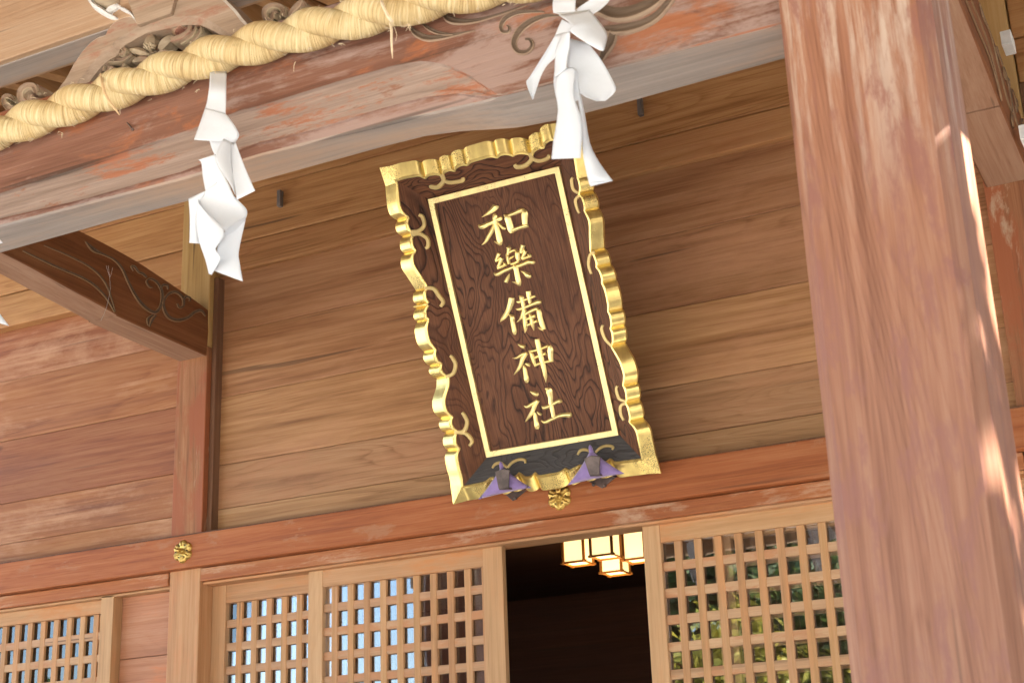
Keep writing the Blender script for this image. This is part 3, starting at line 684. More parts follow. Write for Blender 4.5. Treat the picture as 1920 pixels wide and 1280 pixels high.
# rafters and roof boards of the porch: slope down to the eave
RS = .25
def zr(y): return 4.705+RS*(y+2.0)
rafter0 = None
for i in range(41):
    x = -6.55+i*.185
    if rafter0 is None:
        m = MB(); y0, y1 = -5.25, -.02
        m.prism([(x-.032, y0, zr(y0)), (x-.032, y1, zr(y1)), (x-.032, y1, zr(y1)+.085), (x-.032, y0, zr(y0)+.085)], (.064, 0, 0)); rafter0 = m.go('rafter', W['rafter'], porch, bevel=.003)
    else:
        o = rafter0.copy(); C.objects.link(o); o.parent = porch; o.location = (i*.185, 0, 0)
m = MB(); m.prism([(-6.7, -5.4, zr(-5.4)+.087), (-6.7, 0, zr(0)+.087), (-6.7, 0, zr(0)+.2), (-6.7, -5.4, zr(-5.4)+.2)], (7.75, 0, 0)); m.go('roof_deck', W['roofboard'], porch)
box('eave_board', (-6.75, 1.10), (-5.46, -5.401), (zr(-5.4)-.02, zr(-5.4)+.22), W['purlin'], porch, .005)

# white-ended blocks glimpsed right of the pillar
for (px, py, s) in ((1886, 70, .05), (1921, 246, .05)):
    a = onY(px, py, -.55); box('painted_block', (a.x-.02, a.x+.02), (-.55, -.45), (a.z-.03, a.z+.03), W['white'], hall, .003)

# ================================================================== PLAQUE
PC = Vector((-2.661, -.503, 3.805)); U = Vector((1, .015, .010)).normalized(); N_ = Vector((.018, -.914, -.405)).normalized(); V = N_.cross(U).normalized(); U = V.cross(N_).normalized()
PWd, PHt = .6368, 1.1729
plq = thing('name_plaque', 'dark wood name plaque with scalloped gold frame and five gold characters', 'sign', PC-V*(PHt/2+.17))
def S(u, v, h=0): return PC+U*u+V*v+N_*h
def toS(px, py, h):
    P = PC+N_*h; return onP(px, py, P, N_)
def uvS(p): d = Vector(p)-PC; return (d.dot(U), d.dot(V))
def smesh(m, name, mat, **k):
    return mesh(name, m.v, m.f, mat, plq, uv=[uvS(p) for p in m.v], **k)
m = MB(); a, b = PWd/2-.02, PHt/2-.02
m.add([S(-a, -b, .002), S(a, -b, .002), S(a, b, .002), S(-a, b, .002), S(-a, -b, -.03), S(a, -b, -.03), S(a, b, -.03), S(-a, b, -.03)], [(0, 1, 2, 3), (7, 6, 5, 4), (0, 4, 5, 1), (1, 5, 6, 2), (2, 6, 7, 3), (3, 7, 4, 0)])
smesh(m, 'panel', W['plaque'])
m = MB(); A, B, t = PWd/2, PHt/2, .0255
def rect(a, b, h): return [S(-a, -b, h), S(a, -b, h), S(a, b, h), S(-a, b, h)]
m.add(rect(A, B, -.01)+rect(A, B, .014)+rect(A-t, B-t, .014)+rect(A-t, B-t, -.002), [(k+4*j, (k+1) % 4+4*j, (k+1) % 4+4*(j+1), k+4*(j+1)) for j in range(3) for k in range(4)])
smesh(m, 'inner_border', W['gold_flat'], bevel=.002)
# scalloped contour, pixel cusps with outward bulges -> sign plane at height HR
HR = .078
c7 = lambda x, y: (700+x/3.369, 220+y/3.369)
c8 = lambda x, y: (750+x/3.369, 580+y/3.369)
c9 = lambda x, y: (870+x/4.923, 820+y/4.923)
TRc = None
def arc(p, q, b, n=9):
    """points p..q (excluded) bulging outward (to the left of travel) by b"""
    dx, dy = q[0]-p[0], q[1]-p[1]; l = math.hypot(dx, dy); nx, ny = -dy/l, dx/l
    return [(p[0]+dx*t+nx*b*(1-abs(2*t-1)**2.6), p[1]+dy*t+ny*b*(1-abs(2*t-1)**2.6), (1-abs(2*t-1)**2.2)) for t in [i/n for i in range(n)]]
def flare_h(u, v):
    return .004+.074*max(abs(u)-PWd/2, abs(v)-PHt/2, 0)/.11
def onFlare(px, py):
    hh = .06
    for _ in range(10):
        u, v = uvS(toS(px, py, hh)); hh = .5*hh+.5*flare_h(u, v)
    return u, v
def toLoc(q): return onFlare(q[0], q[1])
def seg(cusps):
    out = []
    for (p, b), (q, _) in zip(cusps, cusps[1:]):
        if isinstance(b, list):
            c = cr([p]+b+[q], 6)[:-1]; out += [(x[0], x[1], min(1, 4*(i/len(c)), 4*(1-i/len(c)))*.8) for i, x in enumerate(c)]
        else: out += arc(p, q, b)
    return out
cTL, cBL, cBR = (740.7, 337.8), (865.8, 914), (1205.6, 862)
loc = lambda L: [(toLoc(p), ([toLoc(x) for x in b] if isinstance(b, list) else b)) for p, b in L]
uTR = (PWd/2+.11, PHt/2+.11)
# going counter-clockwise seen from the front: TL -> down left side -> BL -> right -> BR -> up -> TR -> left -> TL ; outward is to the right of travel => negative bulge
left = [(cTL, [c7(150, 470), c7(158, 545), c7(178, 600)]), (c7(218, 635), -.012), (c7(250, 735), -.010), (c7(262, 845), [c7(243, 875), c7(250, 935), c7(290, 1000), c7(322, 1050)]), (c7(335, 1078), -.010), (c7(342, 1170), -.010), (c8(172, -22), -.010), (c8(175, 65), [c8(163, 120), c8(180, 200)]), (c8(220, 258), -.010), (c8(258, 345), -.012), (c8(300, 425), [c8(300, 480), c8(275, 570), c8(288, 640)]), (c8(325, 680), -.012), (c8(358, 770), -.012), (c8(370, 880), [c8(355, 920), c8(368, 1000), c8(385, 1060)]), (cBL, 0)]
bot = [(cBL, [c9(60, 448), c9(190, 420), c9(250, 380)]), (c9(300, 385), -.010), (c9(400, 365), -.010), (c9(510, 335), [c9(560, 372), c9(620, 366)]), (c9(655, 335), [c9(690, 362), c9(790, 348), c9(880, 330)]), (c9(935, 295), [c9(970, 312), c9(1020, 290)]), (c9(1070, 262), -.010), (c9(1200, 235), -.010), (c9(1350, 205), [c9(1395, 238), c9(1500, 226), c9(1600, 214)]), (cBR, 0)]
right = [(cBR, [c8(1515, 840), c8(1495, 760)]), (c8(1455, 708), -.010), (c8(1430, 590), -.011), (c8(1415, 478), [c8(1420, 440), c8(1418, 400), c8(1395, 330), c8(1362, 270)]), (c8(1340, 232), -.011), (c8(1335, 120), -.010), (c8(1320, 12), -.010), (c7(1450, 1045), -.010), (c7(1415, 945), -.011), (c7(1378, 848), [c7(1374, 760), c7(1370, 660)]), (c7(1340, 590), -.011), (c7(1305, 485), -.011), (c7(1290, 375), [c7(1292, 320), c7(1285, 270)])]
top = [(c7(1140, 138), -.010), (c7(1072, 190), -.010), (c7(1000, 240), -.012), (c7(880, 240), -.011), (c7(780, 250), [c7(740, 243), c7(680, 258), c7(615, 278)]), (c7(590, 298), -.010), (c7(510, 335), -.011), (c7(435, 365), -.011), (c7(325, 380), [c7(290, 364), c7(245, 370), c7(190, 380)]), (cTL, 0)]
L_, B_, R_, T_ = seg(loc(left)), seg(loc(bot)), seg(loc(right)), seg(loc(top))
R_ += [(uTR[0]-.004, uTR[1]-.06, .5), (uTR[0]-.002, uTR[1]-.03, .5)]
T_ = [(*uTR, 0), (uTR[0]-.03, uTR[1]-.004, .5)]+[p for p in T_ if p[0] < uTR[0]-.04]
sides = [(L_, (-1, 0)), (B_, (0, -1)), (R_, (1, 0)), (T_, (0, 1))]
DROP = .024; SO = {(-1, 0): .065, (1, 0): .051, (0, 1): .064, (0, -1): .064}
cont = []; outc = []; drops = []
for si, (pts, d) in enumerate(sides):
    pd = sides[si-1][1]
    for i, p in enumerate(pts):
        q = [d, pd] if i == 0 else [d]
        drops.append(.001 if d == (0, 1) else DROP); cont.append(p); kc = 1.12 if i == 0 else 1; outc.append((p[0]+kc*sum(e[0]*SO[e] for e in q), p[1]+kc*sum(e[1]*SO[e] for e in q)))
n = len(cont)
# frame boards: from the inner rectangle up the flare to the contour
def inner_pt(p, si):
    A, B = PWd/2, PHt/2
    if si == 0: return (-A, max(-B, min(B, p[1])))
    if si == 1: return (max(-A, min(A, p[0])), -B)
    if si == 2: return (A, max(-B, min(B, p[1])))
    return (max(-A, min(A, p[0])), B)
k0 = 0
for si, (pts, d) in enumerate(sides):
    idx = [(k0+i) % n for i in range(len(pts)+1)]; vs = []; fs = []
    for j in idx:
        q = inner_pt(cont[j], si); p = cont[j]
        if j == idx[-1]: q = inner_pt(p, si)
        for t in (0, .35, .7, 1): vs.append(S(q[0]+(p[0]-q[0])*t, q[1]+(p[1]-q[1])*t, flare_h(q[0]+(p[0]-q[0])*t, q[1]+(p[1]-q[1])*t)-.003*(t > .9)))
        vs.append(S(p[0], p[1], -.02)); vs.append(S(q[0], q[1], -.03))
    for i in range(len(idx)-1):
        for k in range(6): fs.append((i*6+k, i*6+(k+1) % 6, (i+1)*6+(k+1) % 6, (i+1)*6+k))
    uvl = [uvS(p) if si in (0, 2) else (uvS(p)[1], uvS(p)[0]) for p in vs]
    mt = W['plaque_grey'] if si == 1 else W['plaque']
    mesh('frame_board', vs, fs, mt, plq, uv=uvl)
    k0 += len(pts)
# gilded rim: a fine bead on the contour, then the fluted band falling back outward
vs = []; fs = []
def nrm(i):
    a, b = cont[i-1], cont[(i+1) % n]; l = math.hypot(b[0]-a[0], b[1]-a[1]) or 1; return ((b[1]-a[1])/l, -(b[0]-a[0])/l)
TS = (.05, .3, .6, 1)
for i in range(n):
    p, o = cont[i], outc[i]; nx, ny = nrm(i); bu = .008*(max(0, p[2])**.6); hc = max(.045, flare_h(p[0], p[1]))
    q = (p[0]-nx*.0075, p[1]-ny*.0075)
    vs += [S(*q, hc-.014), S(*q, hc+.001), S(p[0], p[1], hc+.005)]
    for t in TS: vs.append(S(p[0]+(o[0]-p[0])*t, p[1]+(o[1]-p[1])*t, hc+.001+bu-drops[i]*t))
    vs.append(S(o[0], o[1], hc-drops[i]-.010)); vs.append(S(p[0], p[1], -.015))
for i in range(n):
    for k in range(9): fs.append((i*9+k, i*9+(k+1) % 9, ((i+1) % n)*9+(k+1) % 9, ((i+1) % n)*9+k))
rim = mesh('gilded_rim', vs, fs, W['gold'], plq)
# curled tendrils on the frame boards
def toFlare(px, py, h):
    u, v = onFlare(px, py); return S(u, v, flare_h(u, v)+h)
Q7 = lambda pts: [c7(x, y)+(w_/3.369,) for x, y, w_ in pts]
Q8 = lambda pts: [c8(x, y)+(w_/3.369,) for x, y, w_ in pts]
Q9 = lambda pts: [c9(x, y)+(w_/4.923,) for x, y, w_ in pts]
curls = [Q7([(430, 360, 12), (445, 400, 13), (410, 440, 14), (370, 440, 13), (363, 428, 9)]), Q7([(445, 400, 10), (480, 412, 12), (530, 408, 12), (565, 398, 13), (565, 380, 9)]),
         Q7([(985, 225, 12), (1000, 265, 13), (960, 305, 14), (910, 315, 14), (893, 298, 10)]), Q7([(1000, 260, 10), (1040, 275, 12), (1085, 268, 12), (1112, 250, 12), (1100, 240, 8)]),
         Q7([(235, 725, 12), (290, 715, 13), (322, 680, 12), (312, 630, 12), (288, 615, 10)]), Q7([(240, 745, 13), (290, 735, 12), (340, 765, 12), (348, 810, 12), (330, 828, 10)]),
         Q7([(325, 1078, 12), (380, 1080, 13), (415, 1125, 13), (442, 1165, 12), (425, 1195, 10)]),
         Q7([(1300, 480, 10), (1265, 455, 10), (1253, 400, 10), (1262, 380, 7)]), Q7([(1305, 492, 10), (1278, 525, 10), (1290, 580, 9), (1303, 606, 8)]),
         Q7([(1400, 850, 10), (1370, 870, 10), (1360, 930, 9), (1378, 990, 8)]),
         Q8([(290, 425, 12), (335, 405, 12), (352, 350, 12), (335, 310, 11), (318, 290, 9)]), Q8([(345, 775, 12), (405, 765, 13), (425, 710, 12), (405, 665, 11), (392, 650, 9)]), Q8([(365, 775, 11), (420, 785, 12), (455, 830, 12), (438, 862, 10)]),
         Q8([(1340, 230, 10), (1300, 190, 10), (1275, 130, 10), (1283, 98, 7)]), Q8([(1430, 580, 10), (1385, 560, 10), (1367, 505, 9), (1375, 480, 7)]), Q8([(1430, 590, 10), (1395, 610, 10), (1395, 660, 9), (1415, 700, 8)]),
         Q9([(262, 280, 9), (290, 245, 13), (340, 235, 14), (400, 275, 10)]), Q9([(405, 278, 10), (440, 235, 14), (500, 205, 13), (560, 205, 13), (568, 235, 9)]),
         Q9([(1050, 158, 9), (1075, 120, 13), (1120, 110, 13), (1170, 130, 10)]), Q9([(1215, 135, 10), (1260, 95, 14), (1320, 75, 13), (1375, 85, 12), (1368, 112, 8)])]
for c_ in curls:
    m = MB(); ridge(m, c_, toFlare, .007, base=-.004, flat=.6, w_scale=1.1); smesh(m, 'curl_ornament', W['gold_curl'], smooth=False)
# the five characters
def chars(strokes, ox, oy, s):
    m = MB(); to = lambda x, y, h: toS(x, y, .0022)+N_*h
    for st in strokes: ridge(m, [(ox+x/s, oy+y/s, w_/s) for x, y, w_ in st], to, .0085, base=-.001, n=6, flat=.22, w_scale=1.1)
    smesh(m, 'character', W['gold_char'])
chars([[(520, 190, 55), (505, 225, 72), (430, 300, 60), (300, 400, 32), (175, 475, 5)], [(88, 662, 12), (170, 705, 55), (320, 640, 50), (480, 570, 45), (600, 510, 52), (665, 485, 38)],
       [(455, 395, 22), (490, 450, 52), (492, 600, 52), (540, 750, 55), (590, 950, 62), (615, 1070, 60), (625, 1150, 22)], [(625, 1110, 50), (550, 1090, 32), (465, 1055, 4)],
       [(480, 650, 36), (420, 800, 48), (320, 970, 42), (250, 1080, 28), (170, 1142, 5)], [(550, 600, 12), (640, 680, 38), (710, 740, 44), (735, 775, 18)],
       [(698, 408, 8), (780, 470, 66), (830, 600, 70), (870, 760, 70), (895, 860, 38)], [(800, 440, 32), (950, 385, 42), (1130, 310, 48), (1160, 320, 50)], [(1165, 320, 40), (1205, 380, 72), (1205, 500, 66), (1210, 670, 56)], [(900, 795, 46), (1050, 735, 42), (1200, 690, 48), (1290, 675, 36)]], 890, 370, 12.8)
chars([[(490, 205, 10), (560, 215, 55), (552, 290, 46), (530, 400, 40)], [(490, 365, 25), (530, 450, 42), (550, 560, 44), (575, 645, 32)], [(560, 345, 24), (640, 295, 28), (720, 270, 34), (760, 290, 40)], [(770, 290, 40), (790, 360, 62), (805, 470, 56), (830, 560, 38)], [(830, 545, 40), (740, 605, 32), (600, 645, 28)], [(570, 505, 22), (630, 465, 30), (705, 425, 10)],
       [(300, 345, 50), (255, 450, 44), (215, 560, 40)], [(200, 570, 30), (290, 530, 32), (370, 470, 40)], [(380, 470, 48), (330, 590, 45), (270, 730, 46)], [(250, 750, 40), (350, 715, 40), (460, 665, 34)], [(400, 590, 10), (450, 630, 40), (510, 690, 22)],
       [(935, 130, 60), (910, 220, 50), (870, 330, 42)], [(865, 345, 32), (940, 300, 34), (1000, 270, 46)], [(1005, 285, 48), (960, 390, 45), (915, 500, 44)], [(905, 510, 40), (1020, 465, 38), (1110, 445, 30)], [(1040, 375, 10), (1105, 405, 50), (1140, 460, 26)],
       [(155, 875, 12), (240, 915, 48), (420, 830, 40), (650, 735, 42), (850, 680, 42), (1080, 590, 50), (1200, 590, 52), (1262, 580, 14)], [(670, 625, 20), (740, 730, 60), (770, 850, 60), (800, 1000, 64), (830, 1130, 60), (858, 1225, 18)], [(840, 1180, 45), (740, 1135, 28), (640, 1112, 4)],
       [(575, 895, 8), (530, 1010, 40), (475, 1130, 50)], [(875, 818, 6), (990, 880, 42), (1090, 950, 66), (1160, 955, 24)]], 915, 450, 14.22)
chars([[(380, 290, 62), (362, 420, 66), (300, 590, 55), (220, 730, 50), (150, 810, 34), (105, 875, 6)], [(305, 695, 8), (390, 760, 52), (405, 880, 48), (430, 1000, 50), (450, 1110, 50), (455, 1185, 22)],
       [(555, 245, 16), (615, 290, 52), (640, 380, 45), (665, 500, 44), (685, 600, 38)], [(780, 130, 56), (800, 280, 50), (825, 450, 30)], [(490, 388, 8), (560, 395, 36), (700, 345, 28), (860, 285, 30), (950, 250, 28)], [(475, 565, 6), (560, 570, 36), (700, 525, 34), (880, 450, 38), (1020, 400, 52), (1095, 400, 26)],
       [(680, 550, 36), (650, 680, 42), (600, 790, 32), (495, 888, 4)], [(710, 580, 30), (680, 700, 40), (700, 850, 48), (715, 1000, 46), (695, 1140, 6)], [(700, 690, 30), (830, 620, 36), (960, 565, 38), (1020, 575, 40)], [(1020, 580, 42), (1045, 660, 56), (1070, 790, 55), (1110, 930, 54), (1160, 1060, 40)], [(1150, 1060, 40), (1060, 1030, 26), (1000, 988, 4)],
       [(800, 655, 18), (850, 780, 40), (880, 930, 44), (912, 1085, 5)], [(700, 832, 26), (830, 770, 28), (950, 728, 36)], [(740, 965, 28), (880, 895, 28), (1005, 855, 32)]], 930, 535, 12.8)
chars([[(205, 258, 8), (300, 300, 40), (375, 330, 40)], [(80, 590, 5), (180, 580, 28), (300, 510, 40), (440, 465, 34)], [(410, 465, 50), (330, 600, 50), (280, 740, 42), (200, 880, 32), (110, 992, 5)], [(345, 765, 20), (375, 870, 42), (400, 1000, 48), (420, 1110, 54), (425, 1185, 24)], [(372, 722, 6), (450, 740, 38), (508, 775, 22)],
       [(475, 400, 14), (540, 500, 44), (590, 650, 42), (635, 795, 26)], [(500, 430, 28), (680, 390, 28), (820, 340, 28), (940, 290, 34)], [(960, 290, 36), (990, 380, 62), (995, 500, 60), (1010, 655, 48)], [(610, 582, 26), (740, 530, 28), (885, 478, 34)], [(640, 752, 32), (820, 695, 30), (1055, 650, 26)],
       [(670, 125, 52), (700, 280, 56), (740, 450, 55), (790, 650, 55), (840, 850, 50), (870, 1020, 38), (880, 1180, 4)]], 955, 625, 12.8)
chars([[(335, 190, 8), (450, 240, 52), (525, 275, 55), (560, 300, 26)], [(175, 568, 6), (270, 600, 42), (400, 520, 42), (540, 440, 44)], [(550, 425, 52), (470, 560, 55), (420, 700, 50), (330, 850, 45), (208, 1002, 8)], [(445, 730, 20), (480, 850, 46), (505, 1000, 52), (530, 1110, 62), (530, 1195, 34)], [(518, 732, 6), (590, 780, 40), (650, 820, 24)],
       [(735, 115, 8), (840, 165, 80), (885, 330, 62), (900, 520, 54), (940, 700, 50), (975, 890, 44)], [(648, 578, 6), (720, 625, 46), (880, 570, 42), (1050, 475, 44), (1130, 450, 56), (1200, 470, 20)], [(630, 962, 6), (740, 1010, 42), (900, 940, 42), (1100, 850, 46), (1300, 815, 56), (1410, 820, 64), (1465, 830, 22)]], 970, 720, 14.22)
# back board so the plaque has a closed back
m = MB(); a, b = PWd/2+.09, PHt/2+.09; m.add([S(-a, -b, -.03), S(a, -b, -.03), S(a, b, -.03), S(-a, b, -.03), S(-a, -b, -.05), S(a, -b, -.05), S(a, b, -.05), S(-a, b, -.05)], [(0, 1, 2, 3), (7, 6, 5, 4), (0, 4, 5, 1), (1, 5, 6, 2), (2, 6, 7, 3), (3, 7, 4, 0)])
smesh(m, 'back_board', W['plaque'])

# iron brackets that carry the plaque, and the purple cushions they hold
def bracket(apex, lt, rt_, hook, plate, label):
    m = MB(); P = [onY(*c9(x, y), NY-.004) for x, y in plate]
    m.prism([p+Vector((0, .0035, 0)) for p in P], (0, -.006, 0))
    hx = sum(p[0] for p in hook)/5; H = [toS(*c9(hx+(x-hx)*1.15, y-8), .148) for x, y in hook]
    m.prism(H, N_*.006)
    # tongue from the wall plate out to the flange
    b0, b1 = H[-2], H[-1]; w0 = onY(*c9(*plate[0]), NY); mid_ = (b0+b1)/2
    q0, q1 = Vector((b1.x, NY+.0, NZ1-.03)), Vector((b0.x, NY+.0, NZ1-.03))
    m.add([b1, b0, q1, q0, b1+Vector((0, 0, -.007)), b0+Vector((0, 0, -.007)), q1+Vector((0, 0, -.007)), q0+Vector((0, 0, -.007))], [(0, 1, 2, 3), (7, 6, 5, 4), (0, 4, 5, 1), (1, 5, 6, 2), (2, 6, 7, 3), (3, 7, 4, 0)])
    o = m.go('iron_bracket', W['iron'], hall, bevel=.0015)
    mm = MB()
    for (x, y) in [(sum(p[0] for p in plate[-2:])/2*.35+plate[-1][0]*.65, plate[-1][1]-26), (plate[0][0]+45, plate[0][1]+28)]:
        c = onY(*c9(x, y), NY-.008); mm.tube([c+Vector((0, .002, 0)), c+Vector((0, -.003, 0)), c+Vector((0, -.006, 0))], [.008, .007, .003], 12)
    mm.go('bolt', W['iron'], o, smooth=True)
    # cushion: inflated triangle in the plane just before the rim
    A, Bq, Cq = [toS(*c9(*p), .105) for p in (apex, lt, rt_)]
    vs = []; fs = []; G = 14; idx = {}
    for side in (1, -1):
        for i in range(G+1):
            for j in range(G+1-i):
                a, b = i/G, j/G; c = 1-a-b
                e = min(a, b, c); puff = .028*min(1, (e*3.2))**.55 if e > 0 else 0
                pinch = 1
                pos = A*a+Bq*b+Cq*c; ctr = (A+Bq+Cq)/3
                edge = 1-3*e
                mid2 = (a*b+b*c+c*a)*3
                pos = pos+(ctr-pos)*(.10*mid2*edge)
                wr = noise.noise(pos*38)*.006*min(1, e*12)
                idx[(side, i, j)] = len(vs); vs.append(pos+N_*side*(puff+wr))
        for i in range(G):
            for j in range(G-i):
                fs.append((idx[(side, i, j)], idx[(side, i+1, j)], idx[(side, i, j+1)]))
                if j < G-i-1: fs.append((idx[(side, i+1, j)], idx[(side, i+1, j+1)], idx[(side, i, j+1)]))
    c_ = thing('cushion', label, 'cushion', ((A+Bq+Cq)/3)[:], 'purple cushions under the plaque')
    o = mesh('cushion_cover', vs, fs, W['cloth'], c_, smooth=True)
    bm = bmesh.new(); bm.from_mesh(o.data); bmesh.ops.remove_doubles(bm, verts=bm.verts, dist=.0006); bmesh.ops.recalc_face_normals(bm, faces=bm.faces); bm.to_mesh(o.data); bm.free()
    # knotted corner
    m = MB(); m.tube([A-V*.012, A+V*.002, A+V*.012, A+V*.020], [.010, .009, .007, .002], 10); m.go('corner_tuft', W['cloth'], c_, smooth=True)
bracket((345, 262), (132, 570), (622, 462), [(300, 320), (355, 298), (415, 305), (410, 470), (328, 476)], [(330, 480), (470, 455), (575, 490), (452, 585)], 'purple triangular cushion under the left end of the plaque')
bracket((1170, 110), (958, 438), (1482, 332), [(1120, 200), (1180, 170), (1250, 180), (1245, 345), (1165, 350)], [(1150, 405), (1290, 350), (1405, 362), (1275, 468)], 'purple triangular cushion under the right end of the plaque, nearer the pillar')

# ================================================================== ROPE
YR = BF-.075
rope = thing('straw_rope', 'thick twisted straw rope hung along the front beam', 'rope', onY(400, 105, YR)[:])
cpts = [(-420, 365), (-200, 305), (0, 245), (200, 174), (400, 105), (600, 51), (800, 0), (985, -37), (1150, -66), (1320, -92), (1470, -112)]
cc = cr([tuple(onY(x, y, YR)) for x, y in cpts], 90); cc = [Vector(p) for p in cc]
dist = [0]
for a, b in zip(cc, cc[1:]): dist.append(dist[-1]+(b-a).length)
PIT = .352; RS_ = .0405; RA = .0205
s_ref = min(range(len(cc)), key=lambda i: (cc[i]-onY(297, 138, YR)).length)
for st in range(2):
    vs = []; fs = []; uv = []; K = 44
    ctr = []; fr = Vector((0, -1, 0))
    for i, p in enumerate(cc):
        t = (cc[min(i+1, len(cc)-1)]-cc[max(i-1, 0)]).normalized(); u_ = fr.cross(t).normalized()
        if u_.z < 0: u_ = -u_
        ph = 2*math.pi*(dist[i]-dist[s_ref])/PIT+st*math.pi+.3
        ctr.append(p+(u_*math.cos(ph)+fr*math.sin(ph))*RA)
    for i, p in enumerate(ctr):
        t = (ctr[min(i+1, len(cc)-1)]-ctr[max(i-1, 0)]).normalized(); a = fr.cross(t).normalized(); b = t.cross(a)
        for k in range(K+1):
            q = 2*math.pi*k/K
            # ridged by bundles of straw twisted the other way
            wv = dist[i]*math.cos(R(34))*1.0 + (k/K)*.235*math.sin(R(34))*-1
            fine = noise.noise(Vector((wv*260, k/K*3 if k < K else 0, st*9.1+dist[i]*4)))*.0011+noise.noise(Vector((dist[i]*9, q*.8, st*5)))*.0018
            vs.append(p+(a*math.cos(q)+b*math.sin(q))*(RS_+fine)); uv.append((dist[i], k/K*.235))
    for i in range(len(cc)-1):
        for k in range(K): fs.append((i*(K+1)+k, i*(K+1)+k+1, (i+1)*(K+1)+k+1, (i+1)*(K+1)+k))
    mesh('rope_strand', vs, fs, W['straw'], rope, smooth=True, uv=uv)
W['twine'] = plain('pale twine', (.62, .42, .22), .7)
W['raffia'] = plain('bleached raffia', (.70, .58, .40), .7)
yf = YR-.066
def flat_ribbon(name, pts, wd, mat, parent, y):
    m = MB(); vs = []; fs = []
    P = [onY(a, b, y) if len(q) == 0 else onY(a, b, y+q[0]) for a, b, *q in pts]
    for i, p in enumerate(P):
        t = (P[min(i+1, len(P)-1)]-P[max(i-1, 0)]).normalized(); s = Vector((0, -1, 0)).cross(t).normalized(); k = wd[i] if isinstance(wd, list) else wd
        vs += [p-s*k, p+Vector((0, -k*.6, 0)), p+s*k, p+Vector((0, k*.4, 0))]
    for i in range(len(P)-1):
        for k in range(4): fs.append((i*4+k, i*4+(k+1) % 4, (i+1)*4+(k+1) % 4, (i+1)*4+k))
    m.add(vs, fs); return m.go(name, mat, parent)
flat_ribbon('twine_tie', [(188, 138, .03), (192, 158), (198, 178, -.004), (206, 192, 0), (217, 206, .01), (224, 216, .03)], [.003, .0055, .005, .0045, .004, .002], W['twine'], rope, yf)
flat_ribbon('twine_tie', [(712, -10, .03), (716, 6), (722, 20), (728, 32), (736, 42, .01)], [.003, .005, .004, .005, .004], W['raffia'], rope, yf+.002)
flat_ribbon('loose_twine', [(732, 42, .01), (734, 58), (734, 78), (735, 95), (736, 110)], [.005, .0045, .0036, .003, .0008], W['raffia'], rope, yf+.02)
flat_ribbon('loose_twine', [(735, 44, .01), (741, 55), (744, 66), (742, 77)], [.0008]*4, W['raffia'], rope, yf+.01)
# loose straws
def straw_tuft(px, py, n, L, ang, spread, name='loose_straw'):
    m = MB()
    for k in range(n):
        a = ang+random.uniform(-spread, spread); l = L*random.uniform(.5, 1); b = onY(px+random.uniform(-3, 3), py+random.uniform(-2, 2), yf+.03)
        d = rt*math.cos(a)-up*math.sin(a); p1 = b+d*l*.5+Vector((0, -.004, 0)); p2 = b+d*l+Vector((0, -.008+random.uniform(-.01, .01), -.004)); m.tube([b, p1, p2], [.0012, .001, .0005], 5)
    m.go(name, W['straw'] if n > 9 else W['raffia'], rope)
straw_tuft(765, 46, 8, .024, 1.6, .8); straw_tuft(634, 82, 3, .02, .2, .2); straw_tuft(553, 114, 1, .03, 1.8, .1); straw_tuft(114, 251, 5, .016, .9, .8); straw_tuft(374, 168, 3, .014, 2.2, .5)
for i in range(70):
    t = random.random(); q = cr([(x, y) for x, y in cpts[2:8]], 20); p = q[int(t*(len(q)-1))]
    side = random.choice((-1, 1, 1)); m_ = (p[0]+random.uniform(-8, 8), p[1]+side*random.uniform(34, 41))
    straw_tuft(m_[0], m_[1], 1, .012, random.uniform(0, 6.28), .3)

# ================================================================== PAPER STREAMERS
def grid_patch(mb, A, B, n=10, bulge=0.0, y=0.0):
    """surface between two edge curves of (px, py, forward offset) points"""
    a = cr(A, 6) if len(A) > 2 else [tuple(A[0][k]+(A[1][k]-A[0][k])*t/12 for k in range(3)) for t in range(13)]
    b = cr(B, 6) if len(B) > 2 else [tuple(B[0][k]+(B[1][k]-B[0][k])*t/12 for k in range(3)) for t in range(13)]
    def rs(c, m=13):
        out = []
        for i in range(m):
            t = i/(m-1)*(len(c)-1); k = min(int(t), len(c)-2); f = t-k
            out.append(tuple(c[k][j]+(c[k+1][j]-c[k][j])*f for j in range(3)))
        return out
    a, b = rs(a), rs(b); vs = []; fs = []
    for i in range(13):
        for k in range(n+1):
            t = k/n; x, yy, o = (a[i][j]+(b[i][j]-a[i][j])*t for j in range(3))
            o += bulge*.6*math.sin(math.pi*t)
            vs.append(onY(x, yy, y-o))
    for i in range(12):
        for k in range(n): fs.append((i*(n+1)+k, i*(n+1)+k+1, (i+1)*(n+1)+k+1, (i+1)*(n+1)+k))
    mb.add(vs, fs)
def streamer(patches, y, label, cat='paper streamer', shift=None):
    t = thing('paper_streamer', label, cat, (0, 0, 0), 'white paper streamers hanging from the rope')
    t.location = shift or (0, 0, 0)
    for A, B, bl in patches:
        m = MB(); grid_patch(m, A, B, 10, bl, y)
        o = m.go('paper_fold', W['paper'], None, smooth=True, solid=.0006); o.parent = t
    return t
p6 = lambda L: [(330+x/2.56, 60+y/2.56, o) for x, y, o in L]
